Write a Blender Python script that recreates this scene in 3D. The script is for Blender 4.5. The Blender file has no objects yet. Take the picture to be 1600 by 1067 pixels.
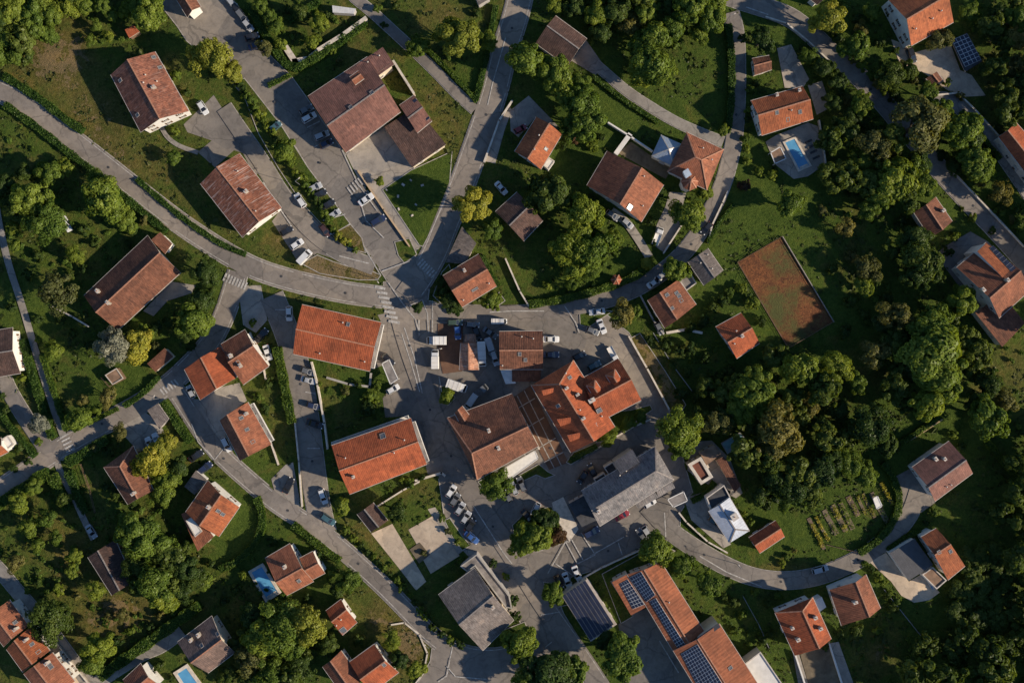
import bpy, math, random
import numpy as np
from mathutils import Vector, Matrix

# ---------------------------------------------------------------- camera, sky, sun, exposure
S = 0.18          # metres on the ground per photograph pixel
H = 270.0         # height of the camera above the ground
CX, CY = 800.0, 533.5
SUN_EL, SUN_DIR = math.radians(25.5), Vector((0.962, -0.272, 0))   # towards the sun, seen from above
scene = bpy.context.scene
COL = scene.collection

cam = bpy.data.cameras.new('camera')
cam.sensor_fit = 'HORIZONTAL'
cam.angle = 2 * math.atan(800 * S / H)
cam.clip_start, cam.clip_end = 1.0, 2000.0
cam_o = bpy.data.objects.new('camera', cam)
cam_o.location = (0, 0, H)
COL.objects.link(cam_o)
scene.camera = cam_o

world = bpy.data.worlds.new('World')
scene.world = world
world.use_nodes = True
wn = world.node_tree
bg = wn.nodes['Background']
sky = wn.nodes.new('ShaderNodeTexSky')
sky.sky_type = 'NISHITA'
sky.sun_disc = False
sky.sun_elevation = SUN_EL
sky.sun_rotation = math.atan2(SUN_DIR.x, SUN_DIR.y)
sky.air_density = 1.0
sky.dust_density = 0.1
sky.ozone_density = 5.0
wn.links.new(sky.outputs[0], bg.inputs[0])
bg.inputs[1].default_value = 0.080

sun = bpy.data.lights.new('sun', 'SUN')
sun.energy = 4.3
sun.angle = math.radians(1.0)
sun.color = (1.0, 0.855, 0.67)
sun_o = bpy.data.objects.new('sun', sun)
d = Vector((SUN_DIR.x * math.cos(SUN_EL), SUN_DIR.y * math.cos(SUN_EL), math.sin(SUN_EL)))
sun_o.rotation_euler = d.to_track_quat('Z', 'Y').to_euler()
sun_o.location = d * 300
COL.objects.link(sun_o)

vs = scene.view_settings
vs.view_transform = 'Standard'
vs.look = 'None'
vs.exposure = 0.70
vs.gamma = 1.0
vs.use_curve_mapping = False
scene.cycles.max_bounces = 6
scene.cycles.transparent_max_bounces = 8
scene.cycles.use_denoising = True

R = random.Random(7)
NR = np.random.default_rng(7)

def G(px, py, h=0.0):
    """photograph pixel at height h -> world point"""
    k = (H - h) / H
    return Vector(((px - CX) * S * k, (CY - py) * S * k, h))

def PX(x, y):
    return x / S + CX, CY - y / S

# ---------------------------------------------------------------- materials
MATS = {}
def node_mat(name):
    m = bpy.data.materials.new(name)
    m.use_nodes = True
    nt = m.node_tree
    b = nt.nodes['Principled BSDF']
    MATS[name] = m
    return m, nt, b

def N(nt, kind, **kw):
    n = nt.nodes.new(kind)
    for k, v in kw.items():
        if k.startswith('i_'):
            key = k[2:]
            key = int(key) if key.isdigit() else key.replace('_', ' ')
            n.inputs[key].default_value = v
        else:
            setattr(n, k, v)
    return n

def ramp(nt, fac, stops):
    r = nt.nodes.new('ShaderNodeValToRGB')
    while len(r.color_ramp.elements) < len(stops):
        r.color_ramp.elements.new(0.5)
    for e, (p, c) in zip(r.color_ramp.elements, stops):
        e.position = p
        e.color = (*c, 1) if len(c) == 3 else c
    nt.links.new(fac, r.inputs[0])
    return r.outputs[0]

def mix(nt, fac, a, b, mode='MIX'):
    m = nt.nodes.new('ShaderNodeMix')
    m.data_type = 'RGBA'
    m.blend_type = mode
    for sock, v in ((m.inputs[0], fac), (m.inputs[6], a), (m.inputs[7], b)):
        if isinstance(v, (int, float)):
            sock.default_value = v
        elif isinstance(v, tuple):
            sock.default_value = (*v, 1)
        else:
            nt.links.new(v, sock)
    return m.outputs[2]

def math_n(nt, op, a, b=0.0, c=None):
    m = nt.nodes.new('ShaderNodeMath')
    m.operation = op
    for i, v in enumerate((a, b, c)):
        if v is None:
            continue
        if isinstance(v, (int, float)):
            m.inputs[i].default_value = v
        else:
            nt.links.new(v, m.inputs[i])
    return m.outputs[0]

def wpos(nt):
    return N(nt, 'ShaderNodeNewGeometry').outputs['Position']

def noise(nt, vec, scale, detail=4, rough=0.55, dist=0.0):
    n = N(nt, 'ShaderNodeTexNoise')
    n.inputs['Scale'].default_value = scale
    n.inputs['Detail'].default_value = detail
    n.inputs['Roughness'].default_value = rough
    n.inputs['Distortion'].default_value = dist
    nt.links.new(vec, n.inputs['Vector'])
    return n.outputs[0]

def bump(nt, b, h, strength, dist):
    n = N(nt, 'ShaderNodeBump')
    n.inputs['Strength'].default_value = strength
    n.inputs['Distance'].default_value = dist
    nt.links.new(h, n.inputs['Height'])
    nt.links.new(n.outputs[0], b.inputs['Normal'])

def flat_mat(name, c, rough=0.7, metal=0.0, var=0.25, scale=1.5):
    m, nt, b = node_mat(name)
    p = wpos(nt)
    n1 = noise(nt, p, scale, 5)
    lo = tuple(v * (1 - var) for v in c)
    hi = tuple(min(1, v * (1 + var)) for v in c)
    nt.links.new(ramp(nt, n1, [(0.3, lo), (0.7, hi)]), b.inputs['Base Color'])
    b.inputs['Roughness'].default_value = rough
    b.inputs['Metallic'].default_value = metal
    return m

def roof_mat(name, base, dark, light, stain=0.5, streak=0.0, period=0.48, rough=0.85):
    """clay tile roof: UV in metres, u along the ridge, v down the slope"""
    m, nt, b = node_mat(name)
    uv = N(nt, 'ShaderNodeUVMap').outputs[0]
    p = wpos(nt)
    oi = N(nt, 'ShaderNodeObjectInfo')
    sep = N(nt, 'ShaderNodeSeparateXYZ')
    nt.links.new(uv, sep.inputs[0])
    n_big = noise(nt, p, 0.16, 5, 0.6)
    n_mid = noise(nt, p, 0.9, 5, 0.65, 0.5)
    mp = N(nt, 'ShaderNodeMapping')
    mp.inputs['Scale'].default_value = (3.2, 0.9, 1)
    nt.links.new(uv, mp.inputs[0])
    n_tile = noise(nt, mp.outputs[0], 1.0, 2, 0.5)
    # course by course cells of slightly different colour
    vor = N(nt, 'ShaderNodeTexVoronoi')
    mp2 = N(nt, 'ShaderNodeMapping')
    mp2.inputs['Scale'].default_value = (1 / period, 2.2, 1)
    nt.links.new(uv, mp2.inputs[0])
    nt.links.new(mp2.outputs[0], vor.inputs['Vector'])
    vor.inputs['Scale'].default_value = 1.0
    vsep = N(nt, 'ShaderNodeSeparateColor')
    nt.links.new(vor.outputs['Color'], vsep.inputs[0])
    c1 = ramp(nt, n_tile, [(0.25, dark), (0.5, base), (0.8, light)])
    c2 = mix(nt, math_n(nt, 'MULTIPLY', vsep.outputs[0], 0.38), c1, dark)
    st = ramp(nt, n_mid, [(0.46, (0, 0, 0)), (0.68, (1, 1, 1))])
    stv = math_n(nt, 'MULTIPLY', st, stain)
    c3 = mix(nt, stv, c2, tuple(v * 0.42 + 0.008 for v in dark))
    bigv = ramp(nt, n_big, [(0.35, (0.72, 0.72, 0.72)), (0.65, (1.12, 1.1, 1.08))])
    c4 = mix(nt, 1.0, c3, bigv, 'MULTIPLY')
    if streak:
        mp3 = N(nt, 'ShaderNodeMapping')
        mp3.inputs['Scale'].default_value = (2.6, 0.22, 1)
        nt.links.new(uv, mp3.inputs[0])
        ns = noise(nt, mp3.outputs[0], 1.0, 4, 0.6, 0.6)
        sv = ramp(nt, ns, [(0.55, (0, 0, 0)), (0.64, (1, 1, 1))])
        c4 = mix(nt, math_n(nt, 'MULTIPLY', sv, streak), c4, (0.40, 0.30, 0.26))
    # repaired patches of newer or older tiles, dirt washed down the slope
    vq = N(nt, 'ShaderNodeTexVoronoi', distance='CHEBYCHEV')
    mpq = N(nt, 'ShaderNodeMapping'); mpq.inputs['Scale'].default_value = (0.42, 0.6, 1)
    nt.links.new(uv, mpq.inputs[0]); nt.links.new(mpq.outputs[0], vq.inputs['Vector'])
    vq.inputs['Scale'].default_value = 1.0
    vqs = N(nt, 'ShaderNodeSeparateColor'); nt.links.new(vq.outputs['Color'], vqs.inputs[0])
    c4 = mix(nt, 1.0, c4, ramp(nt, vqs.outputs[0], [(0.0, (0.80, 0.82, 0.84)), (0.3, (1, 1, 1)), (0.85, (1, 1, 1)), (1.0, (1.22, 1.18, 1.12))]), 'MULTIPLY')
    mpd = N(nt, 'ShaderNodeMapping'); mpd.inputs['Scale'].default_value = (1.1, 0.14, 1)
    nt.links.new(uv, mpd.inputs[0])
    nd = noise(nt, mpd.outputs[0], 1.0, 5, 0.65, 0.3)
    c4 = mix(nt, 1.0, c4, ramp(nt, nd, [(0.3, (0.68, 0.70, 0.72)), (0.55, (1, 1, 1)), (0.8, (1.15, 1.12, 1.08))]), 'MULTIPLY')
    # lichen specks
    nl = noise(nt, p, 3.5, 3, 0.7)
    lv = ramp(nt, nl, [(0.66, (0, 0, 0)), (0.72, (1, 1, 1))])
    c4 = mix(nt, math_n(nt, 'MULTIPLY', lv, 0.2), c4, tuple(v * 0.5 + 0.16 for v in light))
    rnd = math_n(nt, 'MULTIPLY_ADD', oi.outputs['Random'], 0.3, 0.85)
    c5 = N(nt, 'ShaderNodeVectorMath', operation='SCALE')
    nt.links.new(c4, c5.inputs[0])
    nt.links.new(rnd, c5.inputs['Scale'])
    nt.links.new(c5.outputs[0], b.inputs['Base Color'])
    b.inputs['Roughness'].default_value = rough
    b.inputs['Specular IOR Level'].default_value = 0.3
    w = math_n(nt, 'SINE', math_n(nt, 'MULTIPLY', sep.outputs[0], 2 * math.pi / period))
    saw = math_n(nt, 'FRACT', math_n(nt, 'MULTIPLY', sep.outputs[1], 2.4))
    hh = math_n(nt, 'ADD', math_n(nt, 'MULTIPLY', w, 0.5), math_n(nt, 'MULTIPLY', saw, 0.35))
    hh = math_n(nt, 'ADD', hh, math_n(nt, 'MULTIPLY', n_mid, 0.8))
    bump(nt, b, hh, 0.32, 0.08)
    return m

roof_mat('orange', (0.36, 0.110, 0.042), (0.21, 0.060, 0.028), (0.43, 0.150, 0.062), 0.35)
roof_mat('red', (0.38, 0.096, 0.036), (0.24, 0.060, 0.027), (0.44, 0.125, 0.050), 0.25)
roof_mat('brown', (0.205, 0.082, 0.046), (0.105, 0.045, 0.029), (0.265, 0.125, 0.078), 0.45)
roof_mat('dkbrown', (0.10, 0.056, 0.043), (0.052, 0.032, 0.026), (0.15, 0.10, 0.082), 0.5)
roof_mat('grey', (0.185, 0.155, 0.138), (0.105, 0.088, 0.080), (0.265, 0.235, 0.215), 0.35)
roof_mat('slate', (0.215, 0.20, 0.195), (0.115, 0.108, 0.110), (0.30, 0.28, 0.265), 0.4, 0.25)
roof_mat('mauve', (0.255, 0.118, 0.088), (0.155, 0.075, 0.060), (0.315, 0.165, 0.125), 0.2)
roof_mat('old', (0.27, 0.098, 0.055), (0.13, 0.05, 0.032), (0.34, 0.17, 0.11), 0.5, 0.75)
roof_mat('greybrown', (0.19, 0.125, 0.100), (0.10, 0.07, 0.062), (0.255, 0.18, 0.15), 0.4)
roof_mat('oldred', (0.26, 0.098, 0.058), (0.12, 0.048, 0.034), (0.33, 0.16, 0.105), 0.6, 0.18)
roof_mat('pink', (0.42, 0.22, 0.14), (0.24, 0.09, 0.055), (0.55, 0.36, 0.25), 0.4, 0.6)
roof_mat('terra', (0.30, 0.108, 0.055), (0.175, 0.064, 0.037), (0.36, 0.15, 0.082), 0.4)
roof_mat('school', (0.35, 0.118, 0.055), (0.26, 0.085, 0.04), (0.39, 0.145, 0.07), 0.15, period=0.9)

def sheet_metal(name, c):
    m, nt, b = node_mat(name)
    uv = N(nt, 'ShaderNodeUVMap').outputs[0]
    sep = N(nt, 'ShaderNodeSeparateXYZ')
    nt.links.new(uv, sep.inputs[0])
    p = wpos(nt)
    n1 = noise(nt, p, 0.8, 5, 0.6)
    nt.links.new(ramp(nt, n1, [(0.3, tuple(v * 0.75 for v in c)), (0.7, c)]), b.inputs['Base Color'])
    fr = math_n(nt, 'FRACT', math_n(nt, 'MULTIPLY', sep.outputs[0], 1.4))
    seam = math_n(nt, 'GREATER_THAN', fr, 0.9)
    bump(nt, b, seam, 0.8, 0.05)
    b.inputs['Roughness'].default_value = 0.45
    b.inputs['Metallic'].default_value = 0.25
    return m
sheet_metal('metal', (0.50, 0.53, 0.58))
sheet_metal('pyramid_metal', (0.30, 0.36, 0.44))
sheet_metal('pale_sheet', (0.72, 0.70, 0.66))
sheet_metal('dark_sheet', (0.085, 0.085, 0.09))

flat_mat('wall_white', (0.66, 0.63, 0.57), 0.9, 0, 0.12, 0.8)
flat_mat('wall_cream', (0.56, 0.48, 0.36), 0.9, 0, 0.12, 0.8)
flat_mat('wall_ochre', (0.45, 0.32, 0.19), 0.9, 0, 0.15, 0.8)
flat_mat('wall_grey', (0.34, 0.32, 0.30), 0.9, 0, 0.15, 0.8)
flat_mat('concrete', (0.30, 0.28, 0.25), 0.9, 0, 0.3, 0.5)
flat_mat('stone', (0.34, 0.29, 0.23), 0.9, 0, 0.35, 1.2)
flat_mat('pale_stone', (0.52, 0.46, 0.38), 0.9, 0, 0.25, 1.0)
flat_mat('trim', (0.46, 0.41, 0.35), 0.6, 0, 0.2, 1.0)
flat_mat('trim_roof', (0.36, 0.30, 0.25), 0.8, 0, 0.2, 1.0)
flat_mat('ridge_clay', (0.36, 0.17, 0.10), 0.85, 0, 0.35, 2.5)
flat_mat('ridge_grey', (0.22, 0.19, 0.17), 0.85, 0, 0.35, 2.5)
flat_mat('wood', (0.16, 0.10, 0.06), 0.85, 0, 0.35, 3)
flat_mat('door_wood', (0.12, 0.065, 0.035), 0.6, 0, 0.2, 3)
flat_mat('frame_white', (0.62, 0.60, 0.56), 0.5, 0, 0.08, 2)
flat_mat('flat_roof', (0.20, 0.18, 0.165), 0.95, 0, 0.4, 0.6)
flat_mat('flat_brown', (0.20, 0.125, 0.08), 0.95, 0, 0.4, 0.6)
flat_mat('flat_dark', (0.045, 0.046, 0.05), 0.9, 0, 0.4, 0.8)
flat_mat('flat_white', (0.62, 0.59, 0.54), 0.9, 0, 0.12, 0.5)
flat_mat('court_red', (0.145, 0.05, 0.03), 0.95, 0, 0.35, 0.6)
flat_mat('bark', (0.075, 0.055, 0.04), 0.95, 0, 0.4, 6)
flat_mat('tyre', (0.02, 0.02, 0.02), 0.9, 0, 0.2, 5)
flat_mat('rim', (0.35, 0.35, 0.36), 0.4, 0.7, 0.1, 5)
flat_mat('paint_mark', (0.36, 0.34, 0.31), 0.85, 0, 0.45, 1.6)
flat_mat('kerb', (0.33, 0.30, 0.265), 0.9, 0, 0.35, 1.2)
flat_mat('metal_post', (0.28, 0.28, 0.28), 0.5, 0.5, 0.15, 3)
flat_mat('cloth_white', (0.70, 0.67, 0.61), 0.8, 0, 0.1, 1)
flat_mat('brick', (0.30, 0.15, 0.09), 0.9, 0, 0.35, 3)
flat_mat('teal_cover', (0.16, 0.30, 0.31), 0.35, 0, 0.3, 0.6)
flat_mat('soil', (0.13, 0.09, 0.06), 1.0, 0, 0.4, 1.0)
flat_mat('pool_tile', (0.10, 0.30, 0.48), 0.3, 0, 0.06, 0.8)
flat_mat('lamp_red', (0.35, 0.02, 0.015), 0.3, 0, 0.05, 3)
flat_mat('lamp_white', (0.75, 0.75, 0.72), 0.15, 0, 0.05, 3)

def glass_mat(name, c, rough=0.08):
    m, nt, b = node_mat(name)
    b.inputs['Base Color'].default_value = (*c, 1)
    b.inputs['Roughness'].default_value = rough
    b.inputs['Specular IOR Level'].default_value = 0.6
    return m
glass_mat('glass', (0.018, 0.022, 0.028))
glass_mat('car_glass', (0.012, 0.014, 0.018))
glass_mat('skylight_glass', (0.10, 0.11, 0.12), 0.2)

def water_mat():
    m, nt, b = node_mat('pool_water')
    p = wpos(nt)
    n1 = noise(nt, p, 0.6, 3)
    nt.links.new(ramp(nt, n1, [(0.3, (0.08, 0.26, 0.45)), (0.7, (0.11, 0.33, 0.53))]), b.inputs['Base Color'])
    b.inputs['Roughness'].default_value = 0.12
    bump(nt, b, noise(nt, p, 2.0, 3), 0.1, 0.05)
water_mat()

def solar_mat():
    m, nt, b = node_mat('solar_cell')
    p = wpos(nt)
    n1 = noise(nt, p, 0.5, 2)
    nt.links.new(ramp(nt, n1, [(0.3, (0.012, 0.015, 0.03)), (0.7, (0.02, 0.026, 0.05))]), b.inputs['Base Color'])
    b.inputs['Roughness'].default_value = 0.3
solar_mat()

def paint_mat(name, c, metal=0.0):
    m, nt, b = node_mat('car_' + name)
    p = wpos(nt)
    n1 = noise(nt, p, 0.7, 3)
    nt.links.new(ramp(nt, n1, [(0.3, tuple(v * 0.85 for v in c)), (0.7, c)]), b.inputs['Base Color'])
    b.inputs['Roughness'].default_value = 0.32
    b.inputs['Metallic'].default_value = metal
    b.inputs['Coat Weight'].default_value = 0.6
    b.inputs['Coat Roughness'].default_value = 0.08
CARCOL = {'white': (0.62, 0.62, 0.61), 'silver': (0.36, 0.37, 0.38), 'grey': (0.13, 0.135, 0.14), 'black': (0.018, 0.019, 0.022),
          'navy': (0.02, 0.03, 0.07), 'blue': (0.04, 0.10, 0.28), 'red': (0.22, 0.02, 0.025), 'teal': (0.05, 0.11, 0.13),
          'green': (0.05, 0.08, 0.055), 'brown': (0.07, 0.035, 0.03)}
for k, v in CARCOL.items():
    paint_mat(k, v)

def asphalt_mat(name, lo, hi, tint_scale=0.05, marks=True):
    m, nt, b = node_mat(name)
    p = wpos(nt)
    n1 = noise(nt, p, tint_scale, 6, 0.62, 0.6)
    n2 = noise(nt, p, 0.45, 6, 0.68, 0.8)
    n3 = noise(nt, p, 9.0, 3, 0.6)
    c = ramp(nt, n1, [(0.32, lo), (0.68, hi)])
    k = ramp(nt, n2, [(0.28, (0.70, 0.69, 0.69)), (0.52, (1, 1, 1)), (0.75, (1.18, 1.15, 1.1))])
    c = mix(nt, 1.0, c, k, 'MULTIPLY')
    g = ramp(nt, n3, [(0.3, (0.88, 0.88, 0.88)), (0.7, (1.1, 1.1, 1.1))])
    c = mix(nt, 1.0, c, g, 'MULTIPLY')
    vp = N(nt, 'ShaderNodeTexVoronoi', distance='CHEBYCHEV')
    vp.inputs['Scale'].default_value = 0.075
    mpv = N(nt, 'ShaderNodeMapping')
    mpv.inputs['Rotation'].default_value = (0, 0, 0.55)
    nt.links.new(p, mpv.inputs[0]); nt.links.new(mpv.outputs[0], vp.inputs['Vector'])
    vs_ = N(nt, 'ShaderNodeSeparateColor'); nt.links.new(vp.outputs['Color'], vs_.inputs[0])
    c = mix(nt, 1.0, c, ramp(nt, vs_.outputs[0], [(0.0, (0.84, 0.85, 0.87)), (0.5, (1, 1, 1)), (1.0, (1.16, 1.13, 1.08))]), 'MULTIPLY')
    if marks:
        # sealed cracks and repaired trenches
        v = N(nt, 'ShaderNodeTexVoronoi', feature='DISTANCE_TO_EDGE')
        v.inputs['Scale'].default_value = 0.09
        dn = N(nt, 'ShaderNodeTexNoise')
        dn.inputs['Scale'].default_value = 0.5
        dn.inputs['Detail'].default_value = 4
        nt.links.new(p, dn.inputs['Vector'])
        va = N(nt, 'ShaderNodeVectorMath', operation='MULTIPLY_ADD')
        nt.links.new(dn.outputs['Color'], va.inputs[0])
        va.inputs[1].default_value = (2.2, 2.2, 0)
        nt.links.new(p, va.inputs[2])
        nt.links.new(va.outputs[0], v.inputs['Vector'])
        cr = math_n(nt, 'LESS_THAN', v.outputs['Distance'], 0.012)
        c = mix(nt, math_n(nt, 'MULTIPLY', cr, 0.35), c, (0.045, 0.043, 0.042))
        # oil and tyre stains
        n4 = noise(nt, p, 0.22, 3, 0.5, 1.5)
        sv = ramp(nt, n4, [(0.62, (0, 0, 0)), (0.72, (1, 1, 1))])
        c = mix(nt, math_n(nt, 'MULTIPLY', sv, 0.3), c, tuple(x * 0.55 for x in lo))
    nt.links.new(c, b.inputs['Base Color'])
    b.inputs['Roughness'].default_value = 0.9
    b.inputs['Specular IOR Level'].default_value = 0.25
    bump(nt, b, n3, 0.3, 0.03)
asphalt_mat('asphalt', (0.172, 0.150, 0.130), (0.245, 0.214, 0.183))
asphalt_mat('asphalt_lot', (0.150, 0.134, 0.118), (0.240, 0.211, 0.180))
asphalt_mat('concrete_yard', (0.24, 0.215, 0.185), (0.36, 0.32, 0.27), 0.12)
asphalt_mat('gravel', (0.42, 0.33, 0.24), (0.56, 0.45, 0.33), 0.15, False)
asphalt_mat('track', (0.20, 0.182, 0.16), (0.29, 0.265, 0.232), 0.12)
asphalt_mat('brick_paving', (0.11, 0.062, 0.042), (0.17, 0.095, 0.06), 0.2, False)
asphalt_mat('bare_soil', (0.105, 0.08, 0.052), (0.20, 0.16, 0.105), 0.2, False)

def ground_mat():
    m, nt, b = node_mat('grass')
    p = wpos(nt)
    at = N(nt, 'ShaderNodeAttribute', attribute_name='dry')
    dry = at.outputs['Fac']
    n1 = noise(nt, p, 0.035, 6, 0.6, 0.5)
    n2 = noise(nt, p, 0.22, 6, 0.68, 1.0)
    n3 = noise(nt, p, 1.3, 5, 0.7, 0.6)
    n4 = noise(nt, p, 4.0, 4, 0.7)
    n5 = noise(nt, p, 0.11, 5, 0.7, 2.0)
    lush = ramp(nt, n3, [(0.22, (0.027, 0.045, 0.009)), (0.5, (0.052, 0.082, 0.014)), (0.78, (0.090, 0.118, 0.024))])
    straw = ramp(nt, n3, [(0.25, (0.050, 0.046, 0.012)), (0.5, (0.100, 0.086, 0.024)), (0.78, (0.175, 0.142, 0.050))])
    f = math_n(nt, 'ADD', dry, math_n(nt, 'MULTIPLY_ADD', n2, 2.0, -0.98))
    f = math_n(nt, 'ADD', f, math_n(nt, 'MULTIPLY_ADD', n1, 1.3, -0.65))
    fr = ramp(nt, f, [(0.15, (0, 0, 0)), (0.85, (1, 1, 1))])
    c = mix(nt, fr, lush, straw)
    # bare earth where it is driest
    e = ramp(nt, math_n(nt, 'ADD', f, math_n(nt, 'MULTIPLY_ADD', n3, 0.8, -0.4)), [(0.98, (0, 0, 0)), (1.2, (1, 1, 1))])
    c = mix(nt, math_n(nt, 'MULTIPLY', e, 0.7), c, (0.19, 0.135, 0.075))
    g = ramp(nt, n4, [(0.3, (0.72, 0.72, 0.72)), (0.7, (1.25, 1.25, 1.25))])
    c = mix(nt, 1.0, c, g, 'MULTIPLY')
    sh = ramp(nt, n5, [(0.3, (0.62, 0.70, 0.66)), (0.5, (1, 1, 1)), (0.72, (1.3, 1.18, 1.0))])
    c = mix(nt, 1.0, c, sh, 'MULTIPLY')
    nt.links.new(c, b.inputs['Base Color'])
    b.inputs['Roughness'].default_value = 1.0
    b.inputs['Specular IOR Level'].default_value = 0.1
    hh = math_n(nt, 'ADD', math_n(nt, 'MULTIPLY', n3, 0.6), math_n(nt, 'MULTIPLY', n4, 0.25))
    bump(nt, b, hh, 1.0, 0.55)
ground_mat()

def leaf_mat(name, lo, mid, hi, transl=0.4):
    m = bpy.data.materials.new(name)
    m.use_nodes = True
    MATS[name] = m
    nt = m.node_tree
    nt.nodes.remove(nt.nodes['Principled BSDF'])
    out = nt.nodes['Material Output']
    at = N(nt, 'ShaderNodeAttribute', attribute_name='tint')
    oi = N(nt, 'ShaderNodeObjectInfo')
    c = ramp(nt, at.outputs['Fac'], [(0.0, lo), (0.5, mid), (1.0, hi)])
    # each plant a little lighter or darker, warmer or cooler
    k = ramp(nt, oi.outputs['Random'], [(0.0, (0.72, 0.80, 0.85)), (0.5, (1.0, 1.0, 1.0)), (1.0, (1.30, 1.16, 0.95))])
    c = mix(nt, 1.0, c, k, 'MULTIPLY')
    df = N(nt, 'ShaderNodeBsdfDiffuse')
    tr = N(nt, 'ShaderNodeBsdfTranslucent')
    gl = N(nt, 'ShaderNodeBsdfGlossy', i_Roughness=0.45)
    gl.inputs['Color'].default_value = (1, 1, 1, 1)
    tc = mix(nt, 1.0, c, (1.25, 1.15, 0.5), 'MULTIPLY')
    nt.links.new(c, df.inputs[0])
    nt.links.new(tc, tr.inputs[0])
    ms = N(nt, 'ShaderNodeMixShader', i_0=transl)
    nt.links.new(df.outputs[0], ms.inputs[1])
    nt.links.new(tr.outputs[0], ms.inputs[2])
    m2 = N(nt, 'ShaderNodeMixShader', i_0=0.008)
    nt.links.new(ms.outputs[0], m2.inputs[1])
    nt.links.new(gl.outputs[0], m2.inputs[2])
    nt.links.new(m2.outputs[0], out.inputs[0])
leaf_mat('leaf_green', (0.054, 0.096, 0.014), (0.138, 0.196, 0.029), (0.241, 0.296, 0.047))
leaf_mat('leaf_dark', (0.022, 0.044, 0.012), (0.055, 0.093, 0.020), (0.105, 0.147, 0.033))
leaf_mat('leaf_olive', (0.062, 0.068, 0.020), (0.139, 0.142, 0.042), (0.220, 0.212, 0.074))
leaf_mat('leaf_lime', (0.130, 0.145, 0.019), (0.270, 0.279, 0.038), (0.423, 0.388, 0.068))
leaf_mat('leaf_silver', (0.13, 0.145, 0.10), (0.24, 0.25, 0.19), (0.36, 0.36, 0.28))
leaf_mat('leaf_bronze', (0.040, 0.026, 0.016), (0.080, 0.050, 0.028), (0.125, 0.080, 0.045))
leaf_mat('leaf_hedge', (0.038, 0.082, 0.016), (0.084, 0.147, 0.026), (0.150, 0.222, 0.042))
leaf_mat('tuft', (0.040, 0.060, 0.012), (0.081, 0.098, 0.024), (0.161, 0.150, 0.056), 0.3)

# ---------------------------------------------------------------- mesh helpers
class MB:
    def __init__(s):
        s.v, s.f, s.m, s.uv = [], [], [], []
    def face(s, pts, mat=0, uv=None):
        i = len(s.v)
        s.v += [tuple(p) for p in pts]
        s.f.append(tuple(range(i, i + len(pts))))
        s.m.append(mat)
        s.uv.append(uv)
    def prism(s, poly, z0, z1, mat=0, top=True, bottom=False, mat_top=None):
        """poly: list of xy, counter-clockwise"""
        n = len(poly)
        for i in range(n):
            a, b = poly[i], poly[(i + 1) % n]
            s.face([(a[0], a[1], z0), (b[0], b[1], z0), (b[0], b[1], z1), (a[0], a[1], z1)], mat)
        if top:
            s.face([(p[0], p[1], z1) for p in poly], mat if mat_top is None else mat_top)
        if bottom:
            s.face([(p[0], p[1], z0) for p in reversed(poly)], mat)
    def box(s, c, e, ux=(1, 0, 0), uy=(0, 1, 0), uz=(0, 0, 1), mat=0, taper=1.0):
        """centre c, half extents e, axes"""
        c, ux, uy, uz = Vector(c), Vector(ux), Vector(uy), Vector(uz)
        P = []
        for k in (-1, 1):
            t = 1.0 if k < 0 else taper
            for (i, j) in ((-1, -1), (1, -1), (1, 1), (-1, 1)):
                P.append(c + ux * (e[0] * i * t) + uy * (e[1] * j * t) + uz * (e[2] * k))
        for q in ((3, 2, 1, 0), (4, 5, 6, 7), (0, 1, 5, 4), (1, 2, 6, 5), (2, 3, 7, 6), (3, 0, 4, 7)):
            s.face([P[t] for t in q], mat)
    def cyl(s, c, r, z0, z1, n=8, mat=0, r1=None):
        r1 = r if r1 is None else r1
        lo = [(c[0] + r * math.cos(2 * math.pi * i / n), c[1] + r * math.sin(2 * math.pi * i / n), z0) for i in range(n)]
        hi = [(c[0] + r1 * math.cos(2 * math.pi * i / n), c[1] + r1 * math.sin(2 * math.pi * i / n), z1) for i in range(n)]
        for i in range(n):
            j = (i + 1) % n
            s.face([lo[i], lo[j], hi[j], hi[i]], mat)
        if r1 > 1e-4:
            s.face(hi, mat)
    def mesh(s, name, mats, origin=(0, 0, 0)):
        me = bpy.data.meshes.new(name)
        o = origin
        me.from_pydata([(v[0] - o[0], v[1] - o[1], v[2] - o[2]) for v in s.v], [], s.f)
        for k in mats:
            me.materials.append(MATS[k])
        if len(mats) > 1:
            me.polygons.foreach_set('material_index', s.m)
        if any(u is not None for u in s.uv):
            lay = me.uv_layers.new(name='UVMap')
            flat = []
            for f, u in zip(s.f, s.uv):
                for k in range(len(f)):
                    flat += list(u[k]) if u is not None else [0.0, 0.0]
            lay.data.foreach_set('uv', flat)
        me.update()
        return me
    def build(s, name, mats, parent=None, origin=(0, 0, 0)):
        """one mesh object; its vertices are given in world space"""
        if isinstance(mats, str):
            mats = [mats]
        return add(name, s.mesh(name, mats, origin), parent, (0, 0, 0) if parent else origin)

def add(name, me, parent=None, loc=(0, 0, 0), rz=0.0, scale=None):
    o = bpy.data.objects.new(name, me)
    COL.objects.link(o)
    o.parent = parent
    o.location = loc
    if rz:
        o.rotation_euler = (0, 0, rz)
    if scale is not None:
        o.scale = scale if hasattr(scale, '__len__') else (scale,) * 3
    return o

def tag(o, label=None, cat=None, group=None, kind=None):
    if label: o['label'] = label
    if cat: o['category'] = cat
    if group: o['group'] = group
    if kind: o['kind'] = kind
    return o

def thing(name, loc, label=None, cat=None, group=None, rz=0.0, scale=None):
    return tag(add(name, None, None, loc, rz, scale), label, cat, group)

def area2(p):
    return sum(p[i][0] * p[(i + 1) % len(p)][1] - p[(i + 1) % len(p)][0] * p[i][1] for i in range(len(p)))

def ccw(p):
    return list(p) if area2(p) > 0 else list(reversed(p))

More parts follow.
